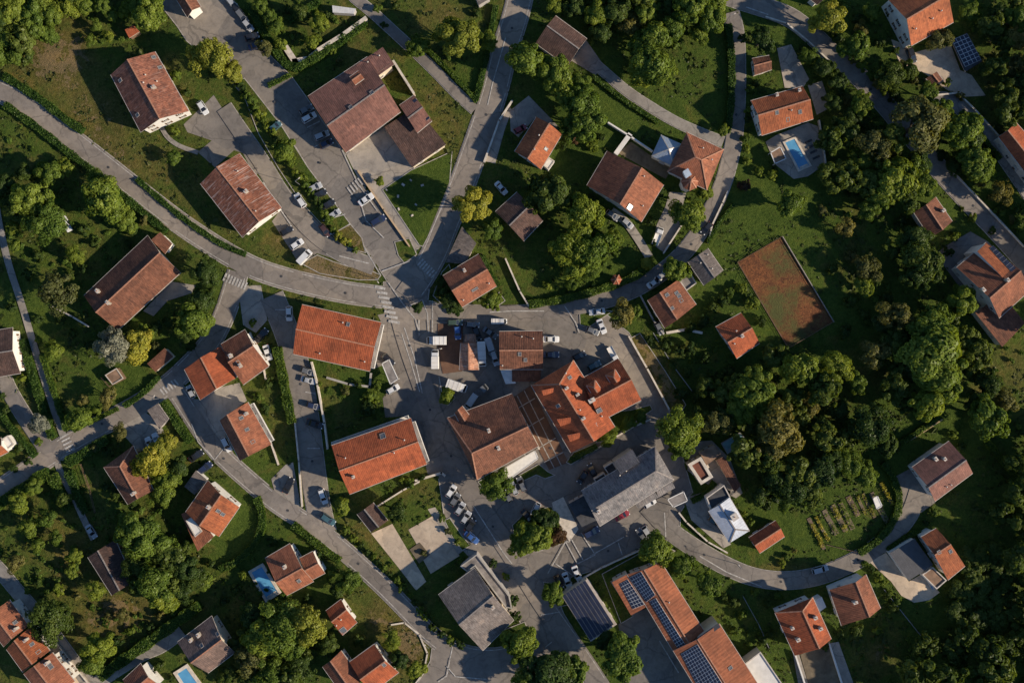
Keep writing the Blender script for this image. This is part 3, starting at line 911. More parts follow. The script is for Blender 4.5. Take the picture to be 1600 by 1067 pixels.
class Building:
    def __init__(s, name, label, short, cat, quad0, wall='wall_white', group=None):
        px = sum(p[0] for p in quad0) / len(quad0); py = sum(p[1] for p in quad0) / len(quad0)
        g = G(px, py)
        s.o = Vector((g.x, g.y, 0))
        s.root = thing(name, tuple(s.o), label, cat, group)
        s.wall = wall
        s.roofs = []
        s.shut = R.choice(['brown', 'brown', 'green', 'white'])
        s.door_done = False
        if short:
            LANDMARKS.append((short, px, py))
    def mk(s, mb, name, mats, parent=None):
        return mb.build(name, mats, parent or s.root, tuple(s.o))
    def openings(s, poly, h, base=0.0):
        n = len(poly)
        floors = max(1, int((h - 0.2) // 2.8))
        for i in range(n):
            a, b = Vector((*poly[i], 0)), Vector((*poly[(i + 1) % n], 0))
            L = (b - a).length
            if L < 3.4 or h < 2.4: continue
            t = (b - a) / L
            rz = math.atan2(t.y, t.x)
            k = max(1, int((L - 1.2) // 3.3))
            for fl in range(floors):
                z = base + 1.55 + fl * 2.8
                if z + 0.85 > h: continue
                for j in range(k):
                    c = a + t * (L * (j + 0.5) / k)
                    if fl == 0 and not s.door_done and j == k // 2 and L > 4:
                        s.door_done = True
                        add('door', DOOR, s.root, (c.x - s.o.x, c.y - s.o.y, base + 0.02), rz)
                        continue
                    if R.random() < 0.12: continue
                    add('window', WIN[s.shut], s.root, (c.x - s.o.x, c.y - s.o.y, z), rz)
    def gable(s, quad, eave, mat, rise=None, frac=0.5, hip0=0.0, hip1=0.0, over=0.8, win=True, wall=None, base=0.0, ridge=True, name='roof'):
        """quad A,B,C,D in photo pixels of the eaves; the ridge runs parallel to AB"""
        A, B, C, D = [G(x, y, eave) for x, y in quad]
        if area2([A, B, C, D]) < 0:
            A, B, C, D = B, A, D, C
            hip0, hip1 = hip1, hip0
        raster([PX(p.x, p.y) for p in (A, B, C, D)], 2)
        half = min(((D - A).length + (C - B).length) / 2 * max(frac, 1 - frac), 40)
        if rise is None: rise = half * 0.46
        R0, R1 = A.lerp(D, frac), B.lerp(C, frac)
        r0, r1 = R0.lerp(R1, hip0), R1.lerp(R0, hip1)
        up = Vector((0, 0, rise))
        r0 += up; r1 += up
        th = Vector((0, 0, 0.2))
        mb = MB()
        ux = (B - A).normalized()
        def slope(pts, e0, e1):
            u = (e1 - e0).normalized()
            nrm = (pts[1] - pts[0]).cross(pts[2] - pts[0]).normalized()
            v = nrm.cross(u)
            o = R.uniform(0, 50)
            uv = [((p - e0).dot(u) + o, (p - e0).dot(v) + o) for p in pts]
            mb.face(pts, 0, uv)
            mb.face([p - th for p in reversed(pts)], 0, list(reversed(uv)))
        slope([A, B, r1, r0], A, B)
        slope([C, D, r0, r1], C, D)
        if hip0: slope([D, A, r0], D, A)
        if hip1: slope([B, C, r1], B, C)
        rim = [A, B] + ([] if hip1 else [r1]) + [C, D] + ([] if hip0 else [r0])
        for i in range(len(rim)):
            a, b = rim[i], rim[(i + 1) % len(rim)]
            mb.face([a - th, b - th, b, a], 1)
        roof = s.mk(mb, name, [mat, 'trim'])
        # ridge caps
        rm = 'ridge_grey' if mat in ('grey', 'slate', 'dkbrown', 'mauve', 'metal', 'pyramid_metal', 'pale_sheet') else 'ridge_clay'
        if ridge:
            cap = MB()
            runs = [(r0, r1)]
            if hip0: runs += [(r0, A), (r0, D)]
            if hip1: runs += [(r1, B), (r1, C)]
            for a, b in runs:
                if (b - a).length < 0.5: continue
                t = (b - a).normalized()
                sd = t.cross(Vector((0, 0, 1))).normalized()
                u2 = sd.cross(t).normalized()
                cap.box((a + b) / 2 + u2 * 0.03, ((b - a).length / 2, 0.17, 0.07), t, sd, u2)
            s.mk(cap, 'ridge_cap', rm, roof)
        # gutters on the two eaves
        for a, b in ((A, B), (C, D)):
            gt = MB()
            t = (b - a).normalized(); nn = Vector((t.y, -t.x, 0))
            gt.box((a + b) / 2 + nn * 0.07 + Vector((0, 0, -0.1)), ((b - a).length / 2, 0.06, 0.07), t, nn, (0, 0, 1))
            s.mk(gt, 'gutter', 'trim', roof)
        # walls
        q = inset([tuple(p)[:2] for p in (A, B, C, D)], over)
        wb = MB()
        ez = eave + rise * over / max(half, 1) * 0.6
        wb.prism(q, base - 0.3 if base == 0 else base, ez, 0, top=False)
        for hip, (i0, i1), rr, ends in ((hip0, (3, 0), R0, (D, A)), (hip1, (1, 2), R1, (B, C))):
            if not hip:
                a, b = Vector((*q[i0], 0)), Vector((*q[i1], 0))
                f = frac if i0 == 1 else 1 - frac
                ap = a.lerp(b, f); ap.z = eave + rise - 0.2
                a.z = b.z = ez
                wb.face([a, b, ap])
        s.mk(wb, 'wall', wall or s.wall)
        if win: s.openings(q, eave, base)
        def zf(p):
            # height of the roof surface above xy
            ab = Vector((-(B - A).normalized().y, (B - A).normalized().x))
            dd = (Vector((p.x, p.y)) - Vector((A.x, A.y))).dot(ab)
            w = (Vector((D.x, D.y)) - Vector((A.x, A.y))).dot(ab)
            k = dd / w
            return eave + rise * (k / frac if k < frac else (1 - k) / (1 - frac))
        def nf(p):
            ab = (B - A).normalized(); pr = Vector((-ab.y, ab.x, 0))
            w = (D - A).dot(pr)
            k = (Vector((p.x, p.y, eave)) - A).dot(pr) / w
            g = rise / (w * frac) if k < frac else -rise / (w * (1 - frac))
            v = (pr + Vector((0, 0, g))).normalized()
            u = ab
            return u, v, u.cross(v)
        s.roofs.append((roof, zf, nf, [(x, y) for x, y in quad]))
        return roof
    def mono(s, quad, h_ab, h_cd, mat, over=0.4, win=True, wall=None, name='roof'):
        """single pitch: A,B at h_ab, C,D at h_cd"""
        A, B = G(*quad[0], h_ab), G(*quad[1], h_ab)
        C, D = G(*quad[2], h_cd), G(*quad[3], h_cd)
        if area2([A, B, C, D]) < 0:
            A, B, C, D = B, A, D, C
        raster([PX(p.x, p.y) for p in (A, B, C, D)], 2)
        th = Vector((0, 0, 0.18))
        mb = MB()
        u = (B - A).normalized(); nrm = (B - A).cross(D - A).normalized(); v = nrm.cross(u)
        uv = [((p - A).dot(u), (p - A).dot(v)) for p in (A, B, C, D)]
        mb.face([A, B, C, D], 0, uv)
        mb.face([D - th, C - th, B - th, A - th], 0, uv[::-1])
        for a, b in ((A, B), (B, C), (C, D), (D, A)):
            mb.face([a - th, b - th, b, a], 1)
        roof = s.mk(mb, name, [mat, 'trim'])
        q = inset([tuple(p)[:2] for p in (A, B, C, D)], over)
        wb = MB()
        zz = [h_ab - 0.1, h_ab - 0.1, h_cd - 0.1, h_cd - 0.1]
        for i in range(4):
            j = (i + 1) % 4
            wb.face([(*q[i], -0.3), (*q[j], -0.3), (*q[j], zz[j]), (*q[i], zz[i])])
        s.mk(wb, 'wall', wall or s.wall)
        if win: s.openings(q, min(h_ab, h_cd))
        def zf(p):
            n = nrm
            return A.z - ((p.x - A.x) * n.x + (p.y - A.y) * n.y) / n.z
        s.roofs.append((roof, zf, lambda p: (u, v, nrm), list(quad)))
        return roof
    def flat(s, poly, h, mat, parapet=0.35, win=True, wall=None, rim='trim', rw=0.3, name='roof'):
        pp = ccw([tuple(G(x, y, h))[:2] for x, y in poly])
        raster([PX(*p) for p in pp], 2)
        mb = MB()
        inn = inset(pp, rw)
        mb.face([(x, y, h - 0.05) for x, y in inn], 0, [(x, y) for x, y in inn])
        n = len(pp)
        for i in range(n):
            j = (i + 1) % n
            a, b, c, d2 = pp[i], pp[j], inn[j], inn[i]
            t = h + parapet
            mb.face([(*a, t), (*b, t), (*c, t), (*d2, t)], 1)
            mb.face([(*a, h - 0.15), (*b, h - 0.15), (*b, t), (*a, t)], 1)
            mb.face([(*d2, t), (*c, t), (*c, h - 0.05), (*d2, h - 0.05)], 1)
        roof = s.mk(mb, name, [mat, rim])
        wb = MB()
        q = inset(pp, 0.06)
        wb.prism(q, -0.3, h - 0.1, 0, top=False)
        s.mk(wb, 'wall', wall or s.wall)
        if win: s.openings(q, h)
        s.roofs.append((roof, lambda p: h, lambda p: (Vector((1, 0, 0)), Vector((0, 1, 0)), Vector((0, 0, 1))), list(poly)))
        return roof
    def pyramid(s, poly, eave, rise, mat, win=True, over=0.4, wall=None, apex=None):
        P = ccw([tuple(G(x, y, eave))[:2] for x, y in poly])
        raster([PX(*p) for p in P], 2)
        P = [Vector((*p, eave)) for p in P]
        c = sum(P, Vector((0, 0, 0))) / len(P)
        if apex is not None:
            c = G(*apex, eave + rise)
        c.z = eave + rise
        mb = MB(); cap = MB()
        th = Vector((0, 0, 0.2))
        for i in range(len(P)):
            a, b = P[i], P[(i + 1) % len(P)]
            u = (b - a).normalized(); nrm = (b - a).cross(c - a).normalized(); v = nrm.cross(u)
            mb.face([a, b, c], 0, [((p - a).dot(u), (p - a).dot(v)) for p in (a, b, c)])
            mb.face([a - th, b - th, b, a], 1)
            t = (a - c).normalized(); sd = t.cross(Vector((0, 0, 1))).normalized(); u2 = sd.cross(t)
            cap.box((a + c) / 2 + u2 * 0.03, ((a - c).length / 2, 0.15, 0.06), t, sd, u2)
        mb.face([p - th for p in reversed(P)], 1)
        roof = s.mk(mb, 'roof', [mat, 'trim'])
        s.mk(cap, 'ridge_cap', 'pale_stone' if 'metal' in mat else 'ridge_clay', roof)
        q = inset([tuple(p)[:2] for p in P], over)
        wb = MB(); wb.prism(q, -0.3, eave, 0, top=False)
        s.mk(wb, 'wall', wall or s.wall)
        if win: s.openings(q, eave)
        s.roofs.append((roof, lambda p: eave + rise * 0.5, None, list(poly)))
        return roof
    def on_roof(s, px, py, k=None):
        if k is None:
            k = 0
            for i, r in enumerate(s.roofs):
                if in_poly(px, py, r[3]): k = i
        roof, zf, nf, q = s.roofs[k]
        h = 6.0
        for _ in range(8):
            p = G(px, py, h); h = zf(p)
        return roof, G(px, py, h), nf
    def chimneys(s, pts, k=None, mat='stone', size=(0.33, 0.45)):
        for (px, py) in P2(pts):
            roof, p, nf = s.on_roof(px, py, k)
            u = nf(p)[0] if nf else Vector((1, 0, 0))
            v = Vector((-u.y, u.x, 0))
            ex, ey = size[0] * R.uniform(0.85, 1.15), size[1] * R.uniform(0.85, 1.2)
            mb = MB()
            mb.box(p + Vector((0, 0, 0.45)), (ex, ey, 1.0), u, v)
            mb.box(p + Vector((0, 0, 1.5)), (ex + 0.1, ey + 0.1, 0.07), u, v, mat=1)
            mb.cyl((p.x, p.y), 0.16, p.z + 1.55, p.z + 1.85, 8, 2)
            s.mk(mb, 'chimney', [mat, 'trim', 'brick'], roof)
    def skylights(s, pts, k=None, w=0.42, l=0.55):
        for (px, py) in P2(pts):
            roof, p, nf = s.on_roof(px, py, k)
            if not nf: continue
            u, v, n = nf(p)
            mb = MB()
            for (cu, cv, eu, ev) in ((0, l, w + 0.08, 0.08), (0, -l, w + 0.08, 0.08), (w, 0, 0.08, l - 0.08), (-w, 0, 0.08, l - 0.08)):
                mb.box(p + u * cu + v * cv + n * 0.08, (eu, ev, 0.1), u, v, n, 0)
            mb.face([tuple(p + u * (a * (w - 0.08)) + v * (b * (l - 0.08)) + n * 0.1) for a, b in ((-1, -1), (1, -1), (1, 1), (-1, 1))], 1)
            s.mk(mb, 'skylight', ['ridge_grey', 'skylight_glass'], roof)
    def vents(s, pts, k=None):
        for (px, py) in P2(pts):
            roof, p, nf = s.on_roof(px, py, k)
            mb = MB()
            mb.cyl((p.x, p.y), 0.13, p.z - 0.1, p.z + 0.6, 8, 0)
            mb.cyl((p.x, p.y), 0.24, p.z + 0.6, p.z + 0.78, 8, 0, 0.05)
            s.mk(mb, 'vent_pipe', 'trim', roof)
    def panels(s, quad, nx, ny, k=None, lift=0.12, rack='trim', g=0.045):
        pts = []
        for (px, py) in quad:
            roof, p, nf = s.on_roof(px, py, k)
            pts.append(p)
        n = nf(sum(pts, Vector((0, 0, 0))) / 4)[2]
        pts = [p + n * lift for p in pts]
        cell, fr = MB(), MB()
        def at(a, b): return pts[0].lerp(pts[1], a).lerp(pts[3].lerp(pts[2], a), b)
        fr_pts = [p - n * 0.01 for p in pts]
        for i in range(4):
            a, b = fr_pts[i], fr_pts[(i + 1) % 4]
            fr.face([a - n * (lift + 0.05), b - n * (lift + 0.05), b, a])
        fr.face(fr_pts)
        for i in range(nx):
            for j in range(ny):
                a0, a1, b0, b1 = (i + g) / nx, (i + 1 - g) / nx, (j + g) / ny, (j + 1 - g) / ny
                q = [at(a0, b0), at(a1, b0), at(a1, b1), at(a0, b1)]
                top = [p + n * 0.03 for p in q]
                cell.face(top)
                for e in range(4):
                    cell.face([q[e], q[(e + 1) % 4], top[(e + 1) % 4], top[e]])
        f = s.mk(fr, 'panel_rack', rack, roof)
        c = s.mk(cell, 'solar_array', 'solar_cell', roof)
        c['kind'] = 'stuff'
    def dormer(s, quad, h0, rise, mat, frac=0.5, hip=0.0, wall=None):
        """small gabled box sticking out of the roof"""
        s.gable(quad, h0, mat, rise, frac, hip0=0, hip1=hip, over=0.15, win=False, wall=wall, base=h0 - 2.0, name='dormer')
        s.roofs.pop()
    def balcony(s, e0, e1, z, depth=1.3, mat='flat_white'):
        """slab with a parapet along the edge e0-e1 (photo pixels at height z), standing out on the right-hand side"""
        a, b = G(*e0, z), G(*e1, z)
        t = (b - a).normalized(); n = Vector((t.y, -t.x, 0)); L = (b - a).length
        mb = MB()
        mb.box((a + b) / 2 + n * depth / 2, (L / 2, depth / 2, 0.09), t, n, (0, 0, 1))
        c = (a + b) / 2 + n * depth + Vector((0, 0, 0.5))
        mb.box(c, (L / 2, 0.05, 0.5), t, n, (0, 0, 1), 1)
        for e, sg in ((a, 1), (b, -1)):
            mb.box(e + t * (0.05 * sg) + n * depth / 2 + Vector((0, 0, 0.5)), (0.05, depth / 2, 0.5), t, n, (0, 0, 1), 1)
        s.mk(mb, 'balcony', [mat, 'frame_white'])
def Q(s): return P2(s)

b = Building('house', 'house with faded orange roof standing alone on the dry meadow above the main road', 'the lone meadow house', 'house', Q('173,117 220,207 295,174 242,81'))
b.gable(Q('173,117 220,207 295,174 242,81'), 5.8, 'oldred', 3.7); b.chimneys('242,138'); b.vents('228,118 246,128 225,130'); b.skylights('188,126 240,90 250,106 215,180')

b = Building('house', 'long house with white-streaked rusty roof beside the parking lane', 'the streaky-roofed house', 'house', Q('313,287 379,371 440,325 374,240'))
b.gable(Q('313,287 379,371 440,325 374,240'), 5.4, 'old', 2.8, over=0.9); b.chimneys('386,300'); b.vents('372,268 400,330')

b = Building('farmhouse', 'very long brown-roofed farmhouse in the orchard left of the main road', 'the long brown farmhouse', 'farmhouse', Q('131,462 231,368 282,426 184,516'))
b.gable(Q('131,462 231,368 282,426 184,516'), 4.6, 'brown', 3.2, over=1.2); b.chimneys('171,473 155,455', size=(0.35, 0.45))
b.mono(Q('236,375 250,363 269,381 258,397'), 4.2, 3.4, 'brown')

b = Building('shed', 'small red-roofed garden shed in the orchard above the meadow house', 'the red orchard shed', 'shed', Q('195,47 208,39 218,50 202,60'), 'wood')
b.mono(Q('195,47 208,39 218,50 202,60'), 2.6, 2.2, 'red', 0.2)

b = Building('house', 'brown-roofed house cut by the top edge above the car park', 'the house at the top-left car park', 'house', Q('262,-22 293,28 314,11 285,-35'))
b.gable(Q('262,-22 293,28 314,11 285,-35'), 5.0, 'brown', 1.6, 0.5)

b = Building('community_hall', 'big brown hall with low wings around a grey court beside the car park', 'the big brown hall', 'hall', Q('481,151 574,89 626,175 540,239'), 'wall_cream')
b.gable(Q('481,151 574,89 626,175 540,239'), 5.4, 'mauve', 2.8, 0.56, over=1.0)
b.mono(Q('556,102 598,74 616,101 574,131'), 5.5, 6.7, 'mauve', 0.8)
b.gable(Q('624,165 647,149 675,189 652,208'), 5.0, 'mauve', 0.9, 0.5)
b.mono(Q('600,199 650,167 697,226 644,262'), 3.7, 4.0, 'dkbrown')
b.panels(Q('645,158 650,154 672,185 667,189'), 1, 9, 2)
b.skylights('581,145 548,168', 0, 0.5, 0.5); b.vents('575,98 593,88', 1)
b.gable(Q('546,121 560,111 569,123 555,133'), 7.8, 'terra', 0.5, win=False, name='roof_lantern')

b = Building('shed', 'narrow grey metal shed at the top of the hedged terrace garden', None, 'shed', Q('519,10 556,15 553,21 520,20'), 'wall_grey')
b.mono(Q('519,9 556,14 553,22 520,20'), 2.5, 2.3, 'pale_sheet', 0.1, False)

b = Building('barn', 'square brown-roofed barn beside the north road under tall trees', 'the brown barn', 'barn', Q('837,68 887,104 917,61 868,25'), 'wall_ochre')
b.gable(Q('837,68 887,104 917,61 868,25'), 5.0, 'dkbrown', 1.8, 0.56)

b = Building('house', 'small orange-roofed house with a white terrace between walnut trees and the north road', 'the small orange north house', 'house', Q('804,237 838,183 878,210 845,265'))
b.gable(Q('804,237 838,183 878,210 845,265'), 5.6, 'orange', 2.4, 0.5); b.skylights('853,233'); b.vents('835,234 842,212')
b.flat(Q('848,258 858,246 867,252 857,266'), 2.8, 'flat_white', 0.1, False)

b = Building('pavilion', 'square pavilion with a blue-grey metal pyramid roof', 'the metal pyramid pavilion', 'pavilion', Q('1033,211 1069,227 1053,261 1018,244'))
b.pyramid(Q('1033,211 1069,227 1053,261 1018,244'), 4.2, 2.2, 'pyramid_metal')

b = Building('villa', 'star-shaped brown hip-roofed villa with round turret beside the ring road', 'the turret villa', 'villa', Q('1073,207 1131,234 1105,297 1043,268'))
b.gable(Q('1043,268 1105,297 1131,234 1073,207'), 5.6, 'terra', 3.2, 0.5, hip0=0.42, hip1=0.42)
b.vents('1098,232 1112,250')
b.pyramid([(1078 + 14 * math.cos(t * math.pi / 4), 284 + 14 * math.sin(t * math.pi / 4)) for t in range(8)], 5.8, 2.2, 'terra', False)
b.mono(Q('1067,268 1075,263 1081,273 1072,279'), 8.0, 7.5, 'pyramid_metal', 0.1, False)

b = Building('house', 'large red-brown gabled house left of the turret villa', 'the large red-brown house', 'house', Q('917,290 949,236 1037,289 1002,347'))
b.gable(Q('917,290 949,236 1037,289 1002,347'), 5.8, 'terra', 4.3, 0.58); b.skylights('984,324', w=0.8, l=0.8); b.vents('1004,322 1006,276')

b = Building('house', 'white-walled house with dark and orange roof slopes at the top right corner', 'the top right white house', 'house', Q('1385,-3 1447,-42 1490,35 1424,72'))
b.gable(Q('1385,-3 1447,-42 1490,35 1424,72'), 6.4, 'orange', 4.3, 0.56); b.vents('1430,46 1456,30 1470,18')

b = Building('carport', 'carport roofed with a grid of solar panels in the gravel yard', 'the solar carport', 'carport', Q('1486,63 1511,52 1535,96 1508,113'), 'wood')
b.mono(Q('1486,63 1511,52 1535,96 1508,113'), 3.0, 2.6, 'flat_dark', 1.2, False)
b.panels(Q('1487,63 1511,53 1533,94 1508,105'), 4, 7, rack='frame_white', g=0.06)

b = Building('shed', 'little brown-roofed shed in the gravel yard below the solar carport', 'the little gravel-yard shed', 'shed', Q('1447,123 1464,112 1473,125 1458,135'), 'wood')
b.gable(Q('1447,123 1458,135 1473,125 1464,112'), 2.5, 'brown', 0.8, 0.5, over=0.25, win=False)

b = Building('villa', 'orange-roofed villa above the bright blue rectangular pool', 'the pool villa', 'villa', Q('1173,158 1254,135 1271,186 1190,212'))
b.gable(Q('1173,158 1254,135 1271,186 1190,212'), 5.8, 'orange', 2.4, 0.48); b.chimneys('1247,143 1212,150', mat='brick'); b.skylights('1250,175 1214,176 1231,187'); b.vents('1236,173')

b = Building('garage', 'small red-brown garage beside the ring road above the pool villa', 'the ring road garage', 'garage', Q('1175,92 1202,87 1206,109 1179,118'), 'wall_cream')
b.gable(Q('1175,92 1202,87 1206,109 1179,118'), 2.8, 'brown', 1.0, 0.5, over=0.3)

b = Building('house', 'bright orange-roofed house cut by the right edge beside the hill lane', 'the right edge orange house', 'house', Q('1560,214 1617,290 1650,262 1588,192'))
b.gable(Q('1560,214 1617,290 1650,262 1588,192'), 5.6, 'red', 1.8, 0.35)

b = Building('house', 'small square red-brown house between woods and the hill road', 'the small hill-road house', 'house', Q('1428,332 1454,372 1488,346 1462,308'), 'wall_cream')
b.gable(Q('1428,332 1454,372 1488,346 1462,308'), 4.6, 'brown', 1.7, 0.45); b.chimneys('1471,330')

b = Building('house', 'big red-roofed house with dark court and lower annex beside the hill road', 'the big hill-road house', 'house', Q('1495,418 1541,379 1612,455 1560,497'))
b.gable(Q('1495,418 1541,379 1610,453 1561,497'), 6.0, 'terra', 3.9, 0.62)
b.mono(Q('1524,489 1565,458 1602,505 1566,542'), 3.6, 3.9, 'brown')
b.mono(Q('1527,393 1541,380 1590,428 1573,440'), 8.4, 9.4, 'orange', 0.1, False, name='dormer')
b.panels(Q('1546,388 1552,384 1589,421 1582,427'), 3, 7, 2)
b.chimneys('1571,438 1533,453', 0)

b = Building('house', 'gabled house with half dark half orange roof at the central junction', 'the junction house', 'house', Q('692,431 748,397 776,447 722,480'), 'wall_cream')
b.gable(Q('692,431 748,397 776,447 722,480'), 6.0, 'terra', 2.5, 0.5); b.skylights('742,452', w=0.9, l=0.3); b.vents('724,469 764,443'); b.chimneys('726,423')
b.mono(Q('696,410 722,354 744,380 727,412'), 3.2, 3.4, 'grey', 0.3)

b = Building('house', 'dull brown square house hidden among garden trees right of the north road', 'the dull brown garden house', 'house', Q('774,331 808,300 848,345 818,377'), 'wall_ochre')
b.gable(Q('774,331 808,300 848,345 818,377'), 4.8, 'dkbrown', 2.0, 0.5)

b = Building('gazebo', 'tiny red-roofed gazebo on the lawn beside the ring road', 'the red gazebo', 'gazebo', Q('955,437 963,430 971,437 963,445'), 'wood')
b.pyramid([(963 + 8.5 * math.cos(t * math.pi / 3), 437 + 8.5 * math.sin(t * math.pi / 3)) for t in range(6)], 2.4, 0.9, 'red', False, 0.3)

b = Building('house', 'small weathered grey-roofed house above the red clay court', 'the weathered grey house', 'house', Q('1075,409 1100,446 1130,423 1106,388'), 'wall_grey')
b.gable(Q('1075,409 1100,446 1130,423 1106,388'), 4.6, 'grey', 1.5, 0.5); b.vents('1094,411 1112,420 1105,398')

b = Building('house', 'orange and brown roofed house with rooftop panels below the ring road', 'the ring road house', 'house', Q('1012,469 1039,513 1088,476 1060,437'), 'wall_cream')
b.gable(Q('1012,469 1039,513 1088,476 1060,437'), 5.4, 'terra', 2.0, 0.36); b.skylights('1057,458 1061,463 1064,470 1050,482 1042,461')
b.flat(Q('1060,437 1078,425 1088,443 1072,455'), 3.0, 'flat_roof', 0.4, False)

b = Building('house', 'small red-roofed house in the trees below the red clay court', 'the red tree-garden house', 'house', Q('1118,511 1158,489 1187,536 1151,560'))
b.gable(Q('1118,511 1158,489 1187,536 1151,560'), 5.0, 'red', 2.1, 0.5); b.chimneys('1158,525', size=(0.3, 0.35)); b.vents('1147,537 1150,517')

b = Building('apartment_block', 'bright red-roofed flat block directly below the main road', 'the upper red flat block', 'apartment block', Q('472,476 596,504 578,580 458,553'))
b.gable(Q('472,476 596,504 578,580 458,553'), 8.6, 'red', 2.2, 0.5, over=0.8)
b.skylights('544,507'); b.vents('536,504 500,552 570,565')
for z in (2.9, 5.7): b.balcony((578, 574), (593, 506), z)

b = Building('apartment_block', 'bright red-roofed flat block with balconies below the dark lawn', 'the lower red flat block', 'apartment block', Q('518,696 642,653 667,725 546,772'))
b.gable(Q('518,696 642,653 667,725 546,772'), 8.6, 'red', 2.2, 0.5, over=0.8)
b.skylights('598,681', w=0.7, l=0.7); b.chimneys('553,744', size=(0.25, 0.3)); b.vents('632,687 616,707 540,715')
for z in (2.9, 5.7): b.balcony((664, 722), (642, 660), z); b.balcony((640, 654), (520, 696), z, 1.0)

b = Building('inn', 'large dark brown inn with white awnings beside the village street', 'the large brown inn', 'inn', Q('699,653 800,615 841,697 746,749'), 'wall_cream')
b.gable(Q('699,653 800,615 841,697 746,749'), 7.0, 'brown', 4.9, 0.6, hip0=0.12); b.chimneys('779,699 764,672'); b.skylights('748,720')
b.dormer(Q('733,648 722,634 710,645 722,668'), b.on_roof(722, 650, 0)[1].z + 0.4, 1.0, 'terra')

b = Building('town_hall', 'orange L-shaped building with dormers and chimneys in the village centre', 'the orange L-shaped building', 'town hall', Q('830,602 892,707 960,667 896,563'), 'wall_cream')
b.gable(Q('830,602 892,707 961,667 896,563'), 8.6, 'red', 4.0, 0.5, hip0=0.16)
b.gable(Q('908,592 966,560 1002,625 938,658'), 8.5, 'red', 3.6, 0.5)
b.chimneys('885,606 902,616 911,653', 0); b.chimneys('924,625', 1, 'pale_stone', (0.8, 0.5))
b.skylights('890,590 872,634 934,662', 0); b.skylights('936,641', 1, 0.7, 0.7); b.vents('884,583 906,640 940,650')
b.dormer(Q('940,609 930,594 916,602 926,617'), b.on_roof(927, 607, 1)[1].z + 0.5, 1.4, 'red', hip=0.5)
b.dormer(Q('971,593 961,577 946,586 956,601'), b.on_roof(958, 590, 1)[1].z + 0.5, 1.4, 'red', hip=0.5)
for qq in ('846,610 865,606 869,612 849,618', '870,655 891,652 896,659 876,666', '886,680 905,676 909,683 891,690'):
    q4 = Q(qq); zc = b.on_roof(sum(p[0] for p in q4) / 4, sum(p[1] for p in q4) / 4, 0)[1].z
    b.mono(q4, zc + 1.0, zc + 0.5, 'red', 0.1, False, name='dormer')

b = Building('church_hall', 'long grey stone-slated hall with hipped end in the village centre', 'the grey slate hall', 'hall', Q('908,767 1024,698 1053,749 937,822'), 'wall_grey')
b.gable(Q('908,767 1024,698 1053,749 937,822'), 7.4, 'slate', 3.4, 0.5, hip1=0.14); b.chimneys('935,798'); b.vents('978,735 968,742')
b.mono(Q('958,722 988,702 1000,722 970,741'), 7.45, 9.0, 'slate', 0.2, False)
b.flat(Q('943,730 957,721 968,738 955,748'), 4.2, 'flat_dark', 0.3, False)
b.flat(Q('927,748 944,738 950,748 934,758'), 3.6, 'flat_dark', 0.3, False)
b.mono(Q('1024,764 1050,752 1055,762 1029,777'), 3.6, 3.2, 'slate', 0.2)
b.mono(Q('990,785 1023,768 1029,777 998,795'), 3.7, 3.3, 'slate', 0.2)
b.mono(Q('888,787 914,773 936,811 909,823'), 4.6, 3.6, 'flat_dark', 0.2)

b = Building('shop_house', 'square house with brown upper and red lower roof in the truck yard', 'the truck yard house', 'house', Q('780,518 848,517 848,577 781,577'), 'wall_cream')
b.gable(Q('780,518 848,517 848,577 781,577'), 6.4, 'brown', 2.6, 0.5); b.skylights('812,553 821,562'); b.vents('815,526 833,529 785,571')
b.mono(Q('800,577 846,577 844,596 800,596'), 3.6, 3.0, 'brown', 0.2)
b.mono(Q('782,579 800,577 806,599 790,600'), 3.0, 2.6, 'pale_sheet', 0.15, False)

b = Building('workshop', 'small pink and cream striped tin-roofed workshop between parked trucks', 'the striped workshop', 'workshop', Q('720,537 744,537 747,578 718,578'), 'wall_ochre')
b.gable(Q('720,536 718,578 748,578 745,536'), 3.4, 'pink', 1.0, 0.5)
b.mono(Q('726,522 743,522 744,536 726,536'), 3.0, 3.2, 'pink', 0.2, False)

b = Building('house', 'grey-brown roofed house cut by the left edge beside the field track', 'the left edge grey house', 'house', Q('-30,520 20,512 30,582 -22,592'))
b.gable(Q('-30,520 20,512 32,583 -22,592'), 5.0, 'dkbrown', 2.2, 0.5)
b = Building('house', 'orange-roofed house tip with white annex at the left edge', 'the left edge orange house', 'house', Q('-35,693 2,684 13,706 -25,725'))
b.gable(Q('-35,693 2,684 13,706 -25,725'), 5.0, 'orange', 1.8, 0.5); b.flat(Q('2,686 12,680 22,694 12,702'), 3.0, 'flat_white', 0.1, False)

b = Building('house', 'double house with stepped red roofs above the terraced court', 'the stepped double house', 'house', Q('288,577 312,625 370,589 345,541'))
b.gable(Q('288,577 313,625 370,590 345,541'), 6.0, 'red', 2.2, 0.52)
b.gable(Q('345,538 383,515 420,572 380,601'), 6.3, 'terra', 2.6, 0.45); b.chimneys('362,556 377,571'); b.skylights('372,566')
b = Building('house', 'red-roofed terraced house with long dormer strip left of the side street', 'the red terraced house', 'house', Q('343,657 375,720 424,694 387,628'))
b.gable(Q('343,657 375,720 424,694 387,628'), 6.0, 'terra', 2.4, 0.36); b.skylights('377,653 386,671 395,690'); b.chimneys('386,646'); b.balcony((424, 690), (392, 632), 2.9, 1.0)

